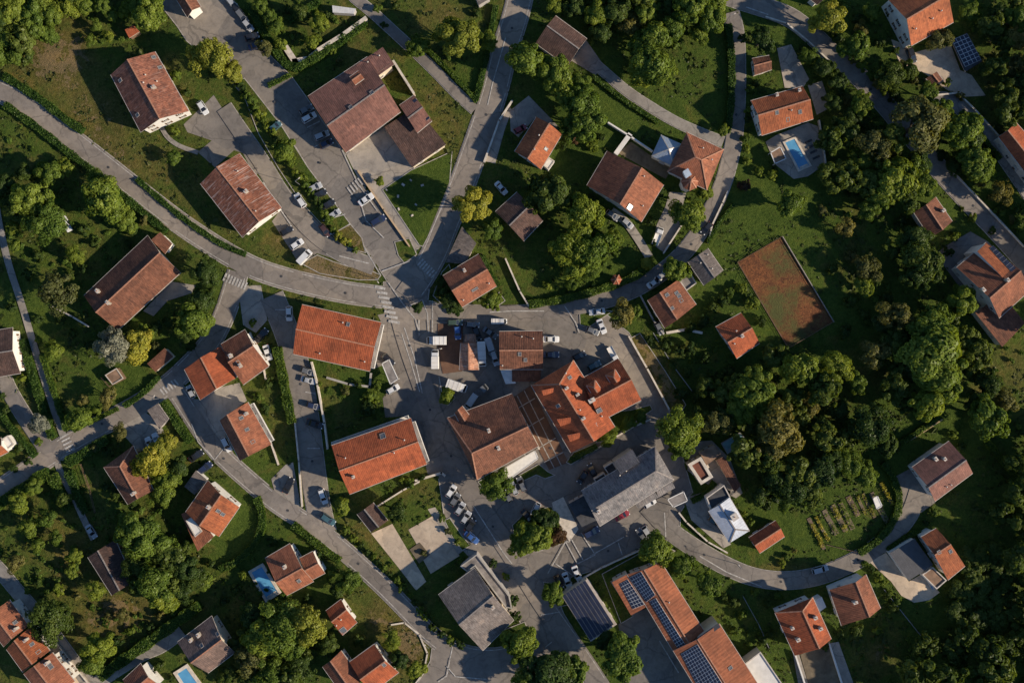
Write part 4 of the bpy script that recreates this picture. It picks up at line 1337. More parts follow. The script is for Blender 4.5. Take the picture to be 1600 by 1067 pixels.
b = Building('house', 'brown house half hidden by trees beside the two white parked cars', 'the half-hidden brown house', 'house', Q('162,730 203,785 239,765 208,696'), 'wall_ochre')
b.gable(Q('162,730 200,788 240,766 208,696'), 5.4, 'brown', 2.2, 0.5, hip0=0.22); b.chimneys('211,770')
b = Building('shed', 'grey flat-roofed shed beside the hedge at the west crossing', 'the grey hedge shed', 'shed', Q('230,641 247,630 264,654 249,670'), 'wall_grey')
b.mono(Q('230,641 247,630 264,654 249,670'), 2.8, 2.5, 'grey', 0.2, False)
b = Building('pergola', 'open-framed garden hut on the green lawn above the west road', 'the lawn hut', 'hut', Q('164,586 182,575 193,591 176,601'), 'wood')
b.flat(Q('164,586 182,575 193,591 176,601'), 2.3, 'flat_brown', 0.15, False, rw=0.2)
b = Building('garage', 'brown flat-roofed garage along the hedge of the west road', 'the brown roadside garage', 'garage', Q('230,568 257,544 271,557 243,581'), 'wall_cream')
b.mono(Q('230,568 257,544 271,557 243,581'), 2.8, 2.6, 'brown', 0.2, False)
b = Building('house', 'orange-roofed house with white terrace patch inside the curved hedge lawn', 'the curved lawn house', 'house', Q('290,800 325,750 374,792 342,838'))
b.gable(Q('290,800 325,750 374,792 342,838'), 5.8, 'orange', 2.3, 0.5); b.skylights('348,803 341,798'); b.chimneys('328,791')
b.mono(Q('283,803 299,795 334,838 309,861'), 4.4, 4.4, 'terra', 0.3)
b.flat(Q('290,813 300,807 316,830 305,839'), 4.9, 'flat_white', 0.05, False)
b.mono(Q('288,760 306,735 323,749 304,773'), 2.9, 2.7, 'grey', 0.2, False)

b = Building('house', 'dark brown ribbed-roof house under the trees at lower left', 'the dark ribbed house', 'house', Q('137,870 174,929 207,906 177,845'), 'wall_ochre')
b.gable(Q('137,870 175,930 209,908 180,843'), 4.2, 'dkbrown', 1.5, 0.45)
for i, (qq, lab) in enumerate((('-26,968 6,1010 45,977 15,937', 'upper'), ('10,1014 36,1050 78,1016 48,978', 'middle'), ('37,1052 70,1095 117,1064 82,1019', 'lowest'))):
    b = Building('row_house', lab + ' house of the red-roofed stepped row in the bottom left corner', 'the %s row house' % lab, 'house', Q(qq))
    b.gable(Q(qq), 6.0 + 0.3 * i, 'terra' if i != 1 else 'orange', 2.3, 0.5)
    b.skylights(('24,972', '50,1006 40,999 60,1018', '77,1038 80,1042')[i]); b.chimneys(('27,981', '43,998', '76,1034')[i], mat='pale_stone')
b = Building('house', 'red-roofed house cut by the bottom edge left of the lower pool', 'the bottom edge red house', 'house', Q('192,1062 220,1036 252,1072 222,1095'))
b.gable(Q('192,1062 220,1036 252,1072 222,1095'), 5.4, 'terra', 1.9, 0.5)
b = Building('house', 'grey and brown roofed house beside the pool at the bottom edge', 'the lower pool house', 'house', Q('277,1003 331,961 367,1019 325,1051'), 'wall_cream')
b.gable(Q('277,1003 331,962 367,1019 325,1051'), 5.4, 'greybrown', 3.0, 0.56); b.chimneys('300,998 312,990'); b.skylights('315,1008 340,990')
b = Building('villa', 'brown and orange roofed villa right of the long blue pool', 'the blue pool villa', 'villa', Q('414,872 453,849 490,908 448,930'))
b.gable(Q('414,872 453,849 490,908 448,930'), 5.8, 'terra', 2.5, 0.6); b.chimneys('446,884'); b.skylights('467,907')
b.gable(Q('468,872 489,861 508,895 487,906'), 4.8, 'terra', 1.4, 0.52, over=0.4)
b = Building('house', 'small white-walled house with red roof below the blue pool villa', 'the small white-walled house', 'house', Q('509,954 533,936 558,972 535,992'))
b.gable(Q('509,954 533,936 558,972 535,992'), 5.2, 'red', 1.4, 0.4); b.skylights('536,984', w=0.8, l=0.8); b.vents('533,967 526,976')
b = Building('house', 'double red-roofed house cut by the bottom edge', 'the double bottom house', 'house', Q('504,1041 533,1016 585,1006 623,1050'))
b.gable(Q('504,1041 535,1085 566,1062 533,1016'), 5.6, 'terra', 2.0, 0.5)
b.gable(Q('546,1034 585,1006 623,1050 583,1080'), 6.0, 'red', 2.3, 0.5); b.skylights('600,1038')
b = Building('cottage', 'small brown-roofed cottage at the head of the pale driveway', 'the pale-drive cottage', 'cottage', Q('558,803 580,831 606,813 583,785'), 'wall_ochre')
b.gable(Q('558,803 580,831 606,813 583,785'), 4.0, 'dkbrown', 1.5, 0.5)
b = Building('house', 'big weathered grey-roofed building left of the lower village street', 'the big weathered grey building', 'building', Q('685,929 742,887 803,968 754,1016'), 'wall_cream')
b.gable(Q('685,929 742,887 803,968 754,1016'), 6.6, 'grey', 3.2, 0.48); b.chimneys('770,947')
b.flat(Q('719,884 745,865 796,930 800,950 790,948 742,884 730,893'), 4.0, 'flat_roof', 0.5, False, rim='concrete', wall='wall_grey')
b = Building('solar_barn', 'long shed whose roof is covered with dark solar strips', 'the dark solar shed', 'shed', Q('878,931 918,904 964,975 923,1002'), 'wall_cream')
b.mono(Q('878,931 918,904 964,975 923,1002'), 5.4, 4.4, 'trim_roof', 0.3)
for i in range(7):
    t0, t1 = (i + 0.10) / 7.15, (i + 0.93) / 7.15
    a, c, e, f = [Vector(p) for p in Q('879,931 916,906 960,974 922,1000')]
    b.panels([tuple(a.lerp(c, t0)), tuple(a.lerp(c, t1)), tuple(f.lerp(e, t1)), tuple(f.lerp(e, t0))], 1, 10, 0, rack='flat_dark', g=0.03)
b = Building('school', 'long orange school with solar panel fields at the bottom edge', 'the solar school', 'school', Q('980,897 1052,1017 1100,985 1033,878'), 'wall_cream')
b.gable(Q('980,897 1052,1017 1100,985 1033,878'), 6.4, 'school', 1.5, 0.48)
b.mono(Q('956,909 986,961 1013,946 982,896'), 5.6, 6.35, 'school', 0.4)
b.gable(Q('1052,1016 1120,1127 1195,1085 1124,974'), 7.6, 'school', 1.8, 0.5)
b.panels(Q('968,912 981,905 1007,944 989,951'), 4, 8, 1, rack='frame_white', g=0.07)
b.panels(Q('984,902 1002,893 1024,929 1010,940'), 5, 8, 0, rack='frame_white', g=0.07)
b.panels(Q('1015,939 1025,934 1071,1007 1060,1014'), 3, 16, 0, rack='frame_white', g=0.07)
b.panels(Q('1064,1021 1090,1006 1128,1066 1098,1086'), 7, 13, 2, rack='frame_white', g=0.07); b.vents('1045,940', 0); b.skylights('1141,1043', 2)
b.flat(Q('1163,1036 1188,1017 1222,1067 1198,1092'), 4.4, 'flat_white', 0.3, False)
b.mono(Q('1090,996 1122,973 1126,979 1094,1002'), 8.0, 8.2, 'dark_sheet', 0.1, False)

b = Building('house', 'pale metal hip-roofed house with dark flat extension below the lane', 'the pale metal-roofed house', 'house', Q('1107,798 1140,848 1171,829 1140,777'))
b.gable(Q('1107,798 1140,848 1171,829 1140,777'), 5.0, 'metal', 1.0, 0.5, hip1=0.25); b.chimneys('1146,806', mat='frame_white', size=(0.9, 0.9))
b.flat(Q('1103,777 1131,757 1141,776 1111,797'), 4.4, 'flat_dark', 0.4, False)
b = Building('shed', 'isolated red-roofed shed at the edge of the allotments', 'the allotment shed', 'shed', Q('1170,840 1212,813 1226,838 1187,864'), 'wood')
b.gable(Q('1170,840 1212,813 1226,838 1187,864'), 2.8, 'red', 1.3, 0.45, over=0.3)
b = Building('house', 'flat-roofed patio house with red inner court and pale rim', 'the patio house', 'house', Q('1074,725 1095,713 1114,745 1095,757'), 'wall_cream')
b.flat(Q('1074,725 1095,713 1114,745 1095,757'), 3.8, 'court_red', 0.4, rim='pale_stone', rw=0.85)
b.mono(Q('1093,707 1116,694 1127,709 1104,727'), 3.4, 3.2, 'flat_brown', 0.2)
b.mono(Q('1068,696 1076,688 1088,704 1074,712'), 3.0, 3.0, 'terra', 0.2, False)
b.mono(Q('1119,719 1131,713 1158,758 1148,769'), 3.2, 2.9, 'brown', 0.2)
b = Building('house', 'mauve-brown roofed house at the end of the lane in the dark meadow', 'the dark meadow house', 'house', Q('1425,730 1483,689 1520,739 1461,783'))
b.gable(Q('1425,730 1483,689 1520,739 1461,783'), 5.8, 'mauve', 2.3, 0.56); b.chimneys('1459,716 1473,716'); b.vents('1478,760 1485,757')
b = Building('house', 'bright orange-roofed house beside the dark hall in the pale gravel yard', 'the gravel yard house', 'house', Q('1439,839 1463,825 1508,884 1481,906'))
b.gable(Q('1439,839 1463,825 1508,884 1481,906'), 6.0, 'orange', 2.2, 0.38); b.skylights('1467,862 1485,861')
b.mono(Q('1390,864 1429,841 1458,882 1420,907'), 3.4, 3.6, 'dark_sheet', 0.2, False)
b.flat(Q('1440,897 1457,885 1479,906 1463,920'), 3.0, 'flat_brown', 0.3, False)
b = Building('house', 'red-roofed house with white wall right of its twin below the lane', 'the right twin house', 'house', Q('1296,921 1315,977 1376,950 1353,897'))
b.gable(Q('1296,921 1315,977 1376,950 1353,897'), 6.0, 'terra', 2.4, 0.64); b.chimneys('1334,939')
b = Building('house', 'red-roofed house with many dormer chimneys left of its twin below the lane', 'the left twin house', 'house', Q('1211,957 1242,1024 1299,998 1270,933'))
b.gable(Q('1211,957 1242,1024 1299,998 1270,933'), 6.2, 'red', 2.5, 0.6, hip0=0.12); b.chimneys('1236,979 1245,997 1272,963 1280,980')
b.mono(Q('1273,938 1284,932 1291,948 1280,956'), 3.6, 3.4, 'pale_sheet', 0.1, False)
b = Building('house', 'dark roof tip at the top edge above the hill road', None, 'house', Q('1262,-4 1277,8 1296,-6 1280,-20'))
b.gable(Q('1262,-4 1277,8 1296,-6 1280,-20'), 4.5, 'dkbrown', 1.2, 0.5)
b = Building('shed', 'grey roof tip at the top edge left of the north road', None, 'shed', Q('742,-6 748,9 766,-2 758,-16'), 'wall_grey')
b.mono(Q('742,-6 748,9 766,-2 758,-16'), 2.8, 2.6, 'grey', 0.1, False)
LANDMARKS += [('the red clay court', 1228, 456), ('the triangular lawn', 650, 310), ('the central junction', 615, 455), ('the villa pool', 1244, 242), ('the allotment rows', 1330, 785),
              ('the long solar school', 1100, 1000), ('the west crossing', 265, 605), ('the hedged terrace garden', 500, 60)]

# ---------------------------------------------------------------- labels that single each thing out
ORD = ['nearest', 'second nearest', 'third nearest', 'fourth nearest', 'fifth nearest', 'sixth nearest', 'seventh nearest', 'eighth nearest', 'ninth nearest', 'tenth nearest',
       'eleventh nearest', 'twelfth nearest', 'thirteenth nearest', 'fourteenth nearest', 'fifteenth nearest', 'sixteenth nearest', 'seventeenth nearest', 'eighteenth nearest']
def place_word(px, py):
    best = min(LANDMARKS, key=lambda l: (l[1] - px) ** 2 + (l[2] - py) ** 2)
    dx, dy = px - best[1], py - best[2]
    dist = math.hypot(dx, dy)
    a = math.degrees(math.atan2(-dy, dx)) % 360
    w = ['right of', 'upper right of', 'above', 'upper left of', 'left of', 'lower left of', 'below', 'lower right of'][int(((a + 22.5) % 360) // 45)]
    return best[0], w, dist
PENDING = []
def want_label(o, desc, px, py):
    PENDING.append((o, desc, px, py))
def flush_labels():
    bucket = {}
    for o, desc, px, py in PENDING:
        lm, w, dist = place_word(px, py)
        bucket.setdefault((desc, lm, w), []).append((dist, o))
    for (desc, lm, w), L in bucket.items():
        L.sort(key=lambda t: t[0])
        for i, (dist, o) in enumerate(L):
            o['label'] = '%s %s%s %s' % (desc, '' if w in ('above', 'below', 'left of', 'right of') else 'to the ', w, lm) + ('' if len(L) == 1 else ', ' + ORD[min(i, 17)])
    PENDING.clear()

# ---------------------------------------------------------------- trees, shrubs and hedges
def leaves(c, n, size, rng, tint, spread=0.55, aspect=1.5):
    """one small quad per leaf clump: centres c, facing n, half size"""
    N_ = len(c)
    n = n + rng.normal(0, spread, (N_, 3))
    n /= np.linalg.norm(n, axis=1)[:, None] + 1e-9
    t = np.cross(n, rng.normal(0, 1, (N_, 3)))
    t /= np.linalg.norm(t, axis=1)[:, None] + 1e-9
    b = np.cross(n, t)
    s = (size * rng.uniform(0.6, 1.35, N_))[:, None]
    bend = n * s * 0.35
    v = np.stack([c - t * s * aspect - bend, c - b * s * 0.8 + bend * 0.4, c + t * s * aspect - bend, c + b * s * 0.8 + bend * 0.4], 1).reshape(-1, 3)
    q = np.arange(N_ * 4).reshape(-1, 4)
    return v, q, np.repeat(tint, 4)

def crown_mesh(seed, n_leaf=8600, n_lobe=46, flat=0.8, kind='round', leaf=0.041):
    rng = np.random.default_rng(seed)
    boughs = rng.normal(0, 1, (6, 3)); boughs[:, 2] *= 0.4
    boughs /= np.linalg.norm(boughs, axis=1)[:, None]
    L, Rr = [], []
    for i in range(n_lobe):
        d = rng.normal(0, 1, 3); d[2] = abs(d[2]) * 1.0 - 0.35
        d /= np.linalg.norm(d)
        amp = 0.66 + 0.44 * np.max(boughs @ d) ** 2 - rng.uniform(0, 0.16)
        rad = (rng.uniform(0.42, 0.80) if rng.random() < 0.85 else rng.uniform(0.8, 1.0)) * amp
        p = d * rad
        if kind == 'tall': p[2] *= 1.55
        if kind == 'cone':
            zz = rng.uniform(-0.7, 1.5); rr = max(0.05, (1.5 - zz) / 2.2) * rng.uniform(0.5, 0.85)
            a = rng.uniform(0, 2 * math.pi)
            p = np.array([rr * math.cos(a), rr * math.sin(a), zz])
        else:
            p[2] *= flat
        L.append(p); Rr.append(rng.choice([rng.uniform(0.09, 0.17), rng.uniform(0.17, 0.34)]) * (0.8 if kind == 'cone' else 1))
    L, Rr = np.array(L), np.array(Rr)
    w = Rr ** 2; w /= w.sum()
    k = rng.choice(n_lobe, n_leaf, p=w)
    d = rng.normal(0, 1, (n_leaf, 3)); d /= np.linalg.norm(d, axis=1)[:, None]
    d[:, 2] = np.where(rng.random(n_leaf) < 0.7, np.abs(d[:, 2]), d[:, 2])
    rr = Rr[k] * np.where(rng.random(n_leaf) < 0.75, rng.uniform(0.85, 1.12, n_leaf), rng.uniform(0.3, 0.9, n_leaf))
    c = L[k] + d * rr[:, None]
    out = c / (np.linalg.norm(c, axis=1)[:, None] + 1e-6)
    lobe_t = rng.uniform(0.15, 0.85, n_lobe)
    tint = np.clip(lobe_t[k] * 0.62 + rng.uniform(0, 0.30, n_leaf) + 0.08, 0, 1)
    c[:, 2] += 1.25 if kind != 'cone' else 1.0
    v, q, t = leaves(c, d * 0.8 + out * 0.45, leaf, rng, tint, 0.36)
    v[:, 2] = np.maximum(v[:, 2], 0.12)
    return np_mesh('crown', v, q, 'leaf_green', t)

def trunk_mesh(seed, top=1.35):
    rng = random.Random(seed)
    mb = MB()
    mb.cyl((0, 0), 0.085, -0.05, 0.55, 8, 0, 0.06)
    for i in range(5):
        a = i * 1.256 + rng.uniform(-0.3, 0.3)
        e = Vector((math.cos(a) * rng.uniform(0.35, 0.6), math.sin(a) * rng.uniform(0.35, 0.6), top * rng.uniform(0.85, 1.15)))
        s0 = Vector((0, 0, rng.uniform(0.35, 0.55)))
        t = (e - s0); ln = t.length; t.normalize()
        u = t.orthogonal().normalized(); v = t.cross(u)
        lo = [s0 + (u * math.cos(k * 1.2566) + v * math.sin(k * 1.2566)) * 0.045 for k in range(5)]
        hi = [e + (u * math.cos(k * 1.2566) + v * math.sin(k * 1.2566)) * 0.014 for k in range(5)]
        for k in range(5):
            mb.face([lo[k], lo[(k + 1) % 5], hi[(k + 1) % 5], hi[k]])
    return mb.mesh('trunk', ['bark'])

CROWNS = {'round': [crown_mesh(10 + i, flat=0.65 + 0.07 * (i % 4), n_lobe=(38, 60, 80)[i % 3], leaf=(0.043, 0.037, 0.05)[(i // 2) % 3]) for i in range(12)],
          'tall': [crown_mesh(40 + i, kind='tall', flat=0.9) for i in range(3)],
          'cone': [crown_mesh(50 + i, kind='cone', n_lobe=60, leaf=0.04) for i in range(2)],
          'loose': [crown_mesh(60 + i, n_leaf=3400, n_lobe=30, flat=0.7) for i in range(3)]}
TRUNKS = [trunk_mesh(90 + i) for i in range(3)]
BUSH = [crown_mesh(70 + i, n_leaf=1500, n_lobe=20, flat=0.75, leaf=0.085) for i in range(5)]
for me in BUSH:      # a shrub sits on the ground
    co = np.empty(len(me.vertices) * 3, np.float32); me.vertices.foreach_get('co', co)
    co = co.reshape(-1, 3); co[:, 2] = np.maximum((co[:, 2] - 0.62) * 1.0, 0.02); me.vertices.foreach_set('co', co.ravel()); me.update()
STEM = []
for i in range(2):
    mb = MB()
    for k in range(4):
        a = k * 1.57 + i
        t = Vector((math.cos(a) * 0.35, math.sin(a) * 0.35, 0.75))
        mb.box(t / 2, (0.03, 0.03, t.length / 2), t.orthogonal().normalized(), t.normalized().cross(t.orthogonal().normalized()), t.normalized(), taper=0.5)
    STEM.append(mb.mesh('stem', ['bark']))

KINDS = {'g': ('leaf_green', 'round', 'green'), 'd': ('leaf_dark', 'round', 'dark green'), 'o': ('leaf_olive', 'loose', 'olive-brown'), 'y': ('leaf_lime', 'round', 'yellow-green'),
         's': ('leaf_silver', 'round', 'silvery grey'), 'b': ('leaf_bronze', 'round', 'bronze-leaved'), 't': ('leaf_green', 'tall', 'tall green'), 'c': ('leaf_dark', 'cone', 'dark conifer-like'), 'l': ('leaf_green', 'loose', 'thin-crowned green')}
TREES = []
def slot_mat(o, m):
    o.material_slots[0].link = 'OBJECT'
    o.material_slots[0].material = MATS[m]
def tree(px, py, r, k='g', group=None):
    mat, shape, word = KINDS[k]
    rad = r * S
    hgt = rad * (1.45 if shape != 'tall' else 1.8)
    p = G(px, py, min(hgt, 14))
    sc = rad * 1.30
    sz = sc * R.uniform(0.86, 1.04)
    if shape == 'round' and r > 30: sz *= 0.85
    o = thing('tree', (p.x, p.y, 0.0), None, 'tree', group or 'trees of the village and its woods', R.uniform(0, 6.28), (sc * R.uniform(0.86, 1.12), sc * R.uniform(0.86, 1.12), sz))
    c = add('crown', R.choice(CROWNS[shape]), o); slot_mat(c, mat)
    add('trunk', R.choice(TRUNKS), o)
    size = 'small' if r < 12 else 'mid-sized' if r < 21 else 'large'
    want_label(o, '%s %s tree' % (size, word), px, py)
    TREES.append((px, py, r))
    return o
SHRUBS = []
def shrub(px, py, r, k='g'):
    mat, shape, word = KINDS[k]
    rad = r * S * 1.25
    p = G(px, py, rad * 0.5)
    o = thing('shrub', (p.x, p.y, 0.0), None, 'shrub', 'garden shrubs', R.uniform(0, 6.28), (rad, rad * R.uniform(0.85, 1.15), rad * R.uniform(0.8, 1.1)))
    c = add('foliage', R.choice(BUSH), o); slot_mat(c, mat)
    add('stem', R.choice(STEM), o)
    want_label(o, '%s %s shrub' % ('tiny' if r < 5.5 else 'small' if r < 8 else 'rounded', word.replace('tall ', '')), px, py)
    SHRUBS.append((px, py, r))

TL = '''20,20,22g 55,15,20g 15,60,20g 50,45,18g 82,25,18g 28,88,16g 103,10,18l 132,8,15g 0,40,20d 75,55,14g 0,85,16g 65,-10,22g 20,-15,24g 110,-15,20d
150,40,10l 170,58,9l 140,62,8l 176,25,10g 160,12,13g 233,22,23g 212,8,14g 195,20,10g
328,90,28y 363,115,16y 420,25,12g 432,42,11g 500,38,15g 488,66,11g 413,76,14o 405,10,12g 470,22,13d 440,70,10g
722,58,31y 763,65,14g 655,75,15g 822,95,27g 868,112,25g 884,146,22g 908,165,24g 916,192,23g 892,200,18g 905,130,18g
868,8,14g 900,12,17d 932,22,19g 962,15,20d 985,42,18o 1002,75,20g 1015,100,27g 1030,112,22g 1000,112,18g 1022,60,22g 1052,42,20g 1080,15,25g 1106,32,22g 1118,8,18g 1090,52,14g 1045,8,18d 940,52,16d 1010,20,18g
1190,62,20d 1297,32,27y 1334,74,20g 1390,118,19d 1264,88,13g 1285,108,15d 1308,128,13d 1345,165,20g 1330,185,16d 1438,194,35o 1465,182,20g 1506,205,24g 1516,225,18d 1522,250,22g 1362,228,25o 1346,250,18g 1398,266,20g 1432,258,18d 1464,66,18o 1302,162,14d 1320,205,18d
1590,28,20g 1596,60,20o 1588,100,18o 1580,128,16d 1600,160,18d 1560,20,15d 1555,60,12d 1362,20,13g 1348,48,11o 1420,110,13d 1450,146,15g 1515,20,14g 1540,110,12d
48,310,23g 72,345,25g 25,320,18d 82,270,19g 102,262,12g 163,308,31g 180,330,22g 196,345,15g 155,284,16g 20,356,10g 24,385,9g 120,398,12g 85,455,27o 8,290,18d 40,270,16d 322,428,22d 306,500,25g 318,470,18d 290,520,13d 180,541,24s 215,540,21y 232,522,12g
85,550,14g 130,625,9o 152,640,9g 170,622,15o 125,655,16g 62,661,14s 190,676,12o 236,722,23y 246,704,17y 265,690,13y 262,750,18g 252,772,16g 280,728,15d 30,785,14g 55,762,13g 74,812,14l 45,825,13l 90,840,11l 100,780,10d
215,830,30g 240,850,25g 200,812,15g 266,868,22d 214,888,19d 246,912,24g 256,932,20g 290,888,20d 302,905,18d 322,905,13g 286,922,16d 75,970,27d 96,962,18d 155,1012,23g 144,1036,18g 25,880,15o 60,852,10l 116,868,12g 112,893,9g 150,922,14l 190,960,10o
440,978,30g 476,972,27y 455,1005,22g 408,992,25g 392,1030,22o 422,1050,23g 512,1004,15d 545,906,17g 528,920,12d 612,1000,12g 626,1030,14d 650,1046,12g 622,800,16d 395,960,18d 370,1010,14d 470,1040,18d 360,1050,14d
740,325,26y 770,362,15g 705,474,14d 768,470,14g 860,305,26d 842,292,16d 910,332,26g 905,360,22g 888,388,24g 924,394,25g 895,415,18g 922,420,15g 895,442,11g 960,374,11g 1078,336,22g 1100,300,13g 1055,421,17g 970,490,22o 990,488,12g 1010,412,9y
775,757,22g 698,620,11g 1000,650,11g 982,661,13g 950,682,13g 1060,668,27g 1062,692,20g 1090,655,16d 1116,662,20o 1136,652,18d 1155,635,22g 1176,618,27g 1182,590,20g
835,838,23g 852,815,17d 818,850,16g 868,836,14b 862,925,20g 1022,856,24g 1064,884,20g 1108,912,21g 975,1030,33g 810,1000,26g 855,1052,35d 895,1048,22g 820,1066,22g 945,1000,14d
1232,318,21g 1320,355,14o 1396,284,28g 1374,312,20g 1355,326,15g 1440,290,23g 1425,268,20g 1412,380,12g 1430,372,20d 1440,405,25d 1430,432,22d 1458,432,17d 1395,395,12d 1352,420,19o 1350,446,13g 1502,474,22g 1480,494,18d 1400,490,24o 1452,512,27g 1530,268,17g 1562,302,18o 1376,505,16d 1490,262,12d
1250,575,27g 1225,560,16d 1305,573,22g 1335,595,16g 1366,553,22o 1402,540,21d 1455,552,40g 1472,592,35g 1450,625,27g 1425,575,20d 1545,600,20d 1540,650,26g 1522,632,18d 1572,625,18o
1220,668,35o 1212,695,26o 1266,636,17o 1280,662,15d 1360,664,26d 1382,694,18d 1282,738,25d 1296,715,18d 1326,722,18g 1352,742,15g 1240,762,21d 1215,750,19d 1228,784,15g 1180,660,18d 1310,640,16d
1130,205,9g 594,283,7g 652,481,9d 535,792,11g 447,235,17g 272,246,11g'''
for w in TL.split():
    k = w[-1]
    x, y, r = [float(t) for t in w[:-1].split(',')]
    tree(x, y, r, k)

# woods: polygons filled with trees that keep their distance
WOODS = [
 ('1062,600 1130,575 1200,545 1260,555 1290,590 1330,640 1400,650 1395,715 1330,720 1240,800 1190,780 1160,700 1080,650', 26, 'dgdgog', 15),
 ('1560,770 1600,690 1680,640 1720,880 1640,890 1640,980 1720,1000 1720,1120 1340,1120 1400,1060 1450,1000 1500,990 1570,1000 1590,960 1590,880 1550,830', 29, 'dddtg', 50),
 ('1525,860 1640,860 1650,1000 1540,1000 1490,960 1500,930', 22, 'xx', 26),
 ('1290,200 1350,190 1420,220 1440,330 1380,350 1320,330 1290,290', 24, 'dgog', 7),
 ('1460,480 1520,500 1560,560 1500,600 1440,650 1400,640 1400,540', 24, 'dgd', 7),
 ('1610,-40 1700,-40 1720,560 1620,540 1640,300', 30, 'ddg', 18),
 ('1540,10 1600,0 1610,160 1570,180', 22, 'dog', 8),
 ('860,-30 1110,-30 1100,0 1000,20 880,20', 22, 'dgg', 10),
 ('380,950 470,950 480,1060 380,1067', 22, 'gdo', 8),
 ('200,820 300,860 320,920 240,940 190,880', 22, 'dg', 6),
 ('-40,-40 140,-40 110,20 40,100 -40,100', 20, 'gdg', 12),
]
FILL = []
for poly, sp, kinds, cap in WOODS:
    P = P2(poly)
    xs, ys = [p[0] for p in P], [p[1] for p in P]
    got = 0
    for _ in range(2500):
        if got >= cap: break
        x, y = R.uniform(min(xs), max(xs)), R.uniform(min(ys), max(ys))
        if not in_poly(x, y, P): continue
        r = sp * R.uniform(0.55, 0.95)
        if any((x - a) ** 2 + (y - b2) ** 2 < (0.62 * (r + c)) ** 2 for a, b2, c in TREES): continue
        if any(mask_at(x + r * 0.5 * dx, y + r * 0.5 * dy) for dx, dy in ((0, 0), (1, 0), (-1, 0), (0, 1), (0, -1))): continue
        FILL.append((x, y, r, R.choice(kinds))); TREES.append((x, y, r)); got += 1
def woodland():
    """the trees of the woods that no one could tell apart, one mass for each leaf colour"""
    src = [crown_mesh(200 + i, n_leaf=2300, n_lobe=34, flat=0.75, leaf=0.07) for i in range(6)]
    co = []
    for me in src:
        a = np.empty(len(me.vertices) * 3, np.float32); me.vertices.foreach_get('co', a)
        t = np.empty(len(me.vertices), np.float32); me.attributes['tint'].data.foreach_get('value', t)
        co.append((a.reshape(-1, 3), t))
    for name, ks in (('woodland', 'dtgox'),):
        V, T = [], []
        for (x, y, r, k) in FILL:
            if k not in ks: continue
            a, t = co[R.randrange(6)]
            ang = R.uniform(0, 6.28); ca, sa = math.cos(ang), math.sin(ang)
            sc = r * S * 1.3; p = G(x, y, min(r * S * 1.45, 14))
            sz = sc * R.uniform(0.9, 1.25) * (0.5 if k == 'x' else 1)
            V.append(np.stack([(a[:, 0] * ca - a[:, 1] * sa) * sc + p.x, (a[:, 0] * sa + a[:, 1] * ca) * sc + p.y, a[:, 2] * sz], 1))
            T.append(np.clip(t * 0.8 + {'d': -0.05, 't': 0.1, 'g': 0.25, 'o': 0.3, 'x': 0.0}[k] + R.uniform(-0.1, 0.3), 0, 1))
        v = np.concatenate(V); tt = np.concatenate(T)
        o = add(name, np_mesh(name, v, np.arange(len(v)).reshape(-1, 4), 'leaf_dark', tt))
        tag(o, 'dense mass of dark green trees filling the woods on the right side', 'woodland', kind='stuff')
woodland()
print('trees', len(TREES) - len(FILL), 'fill', len(FILL))

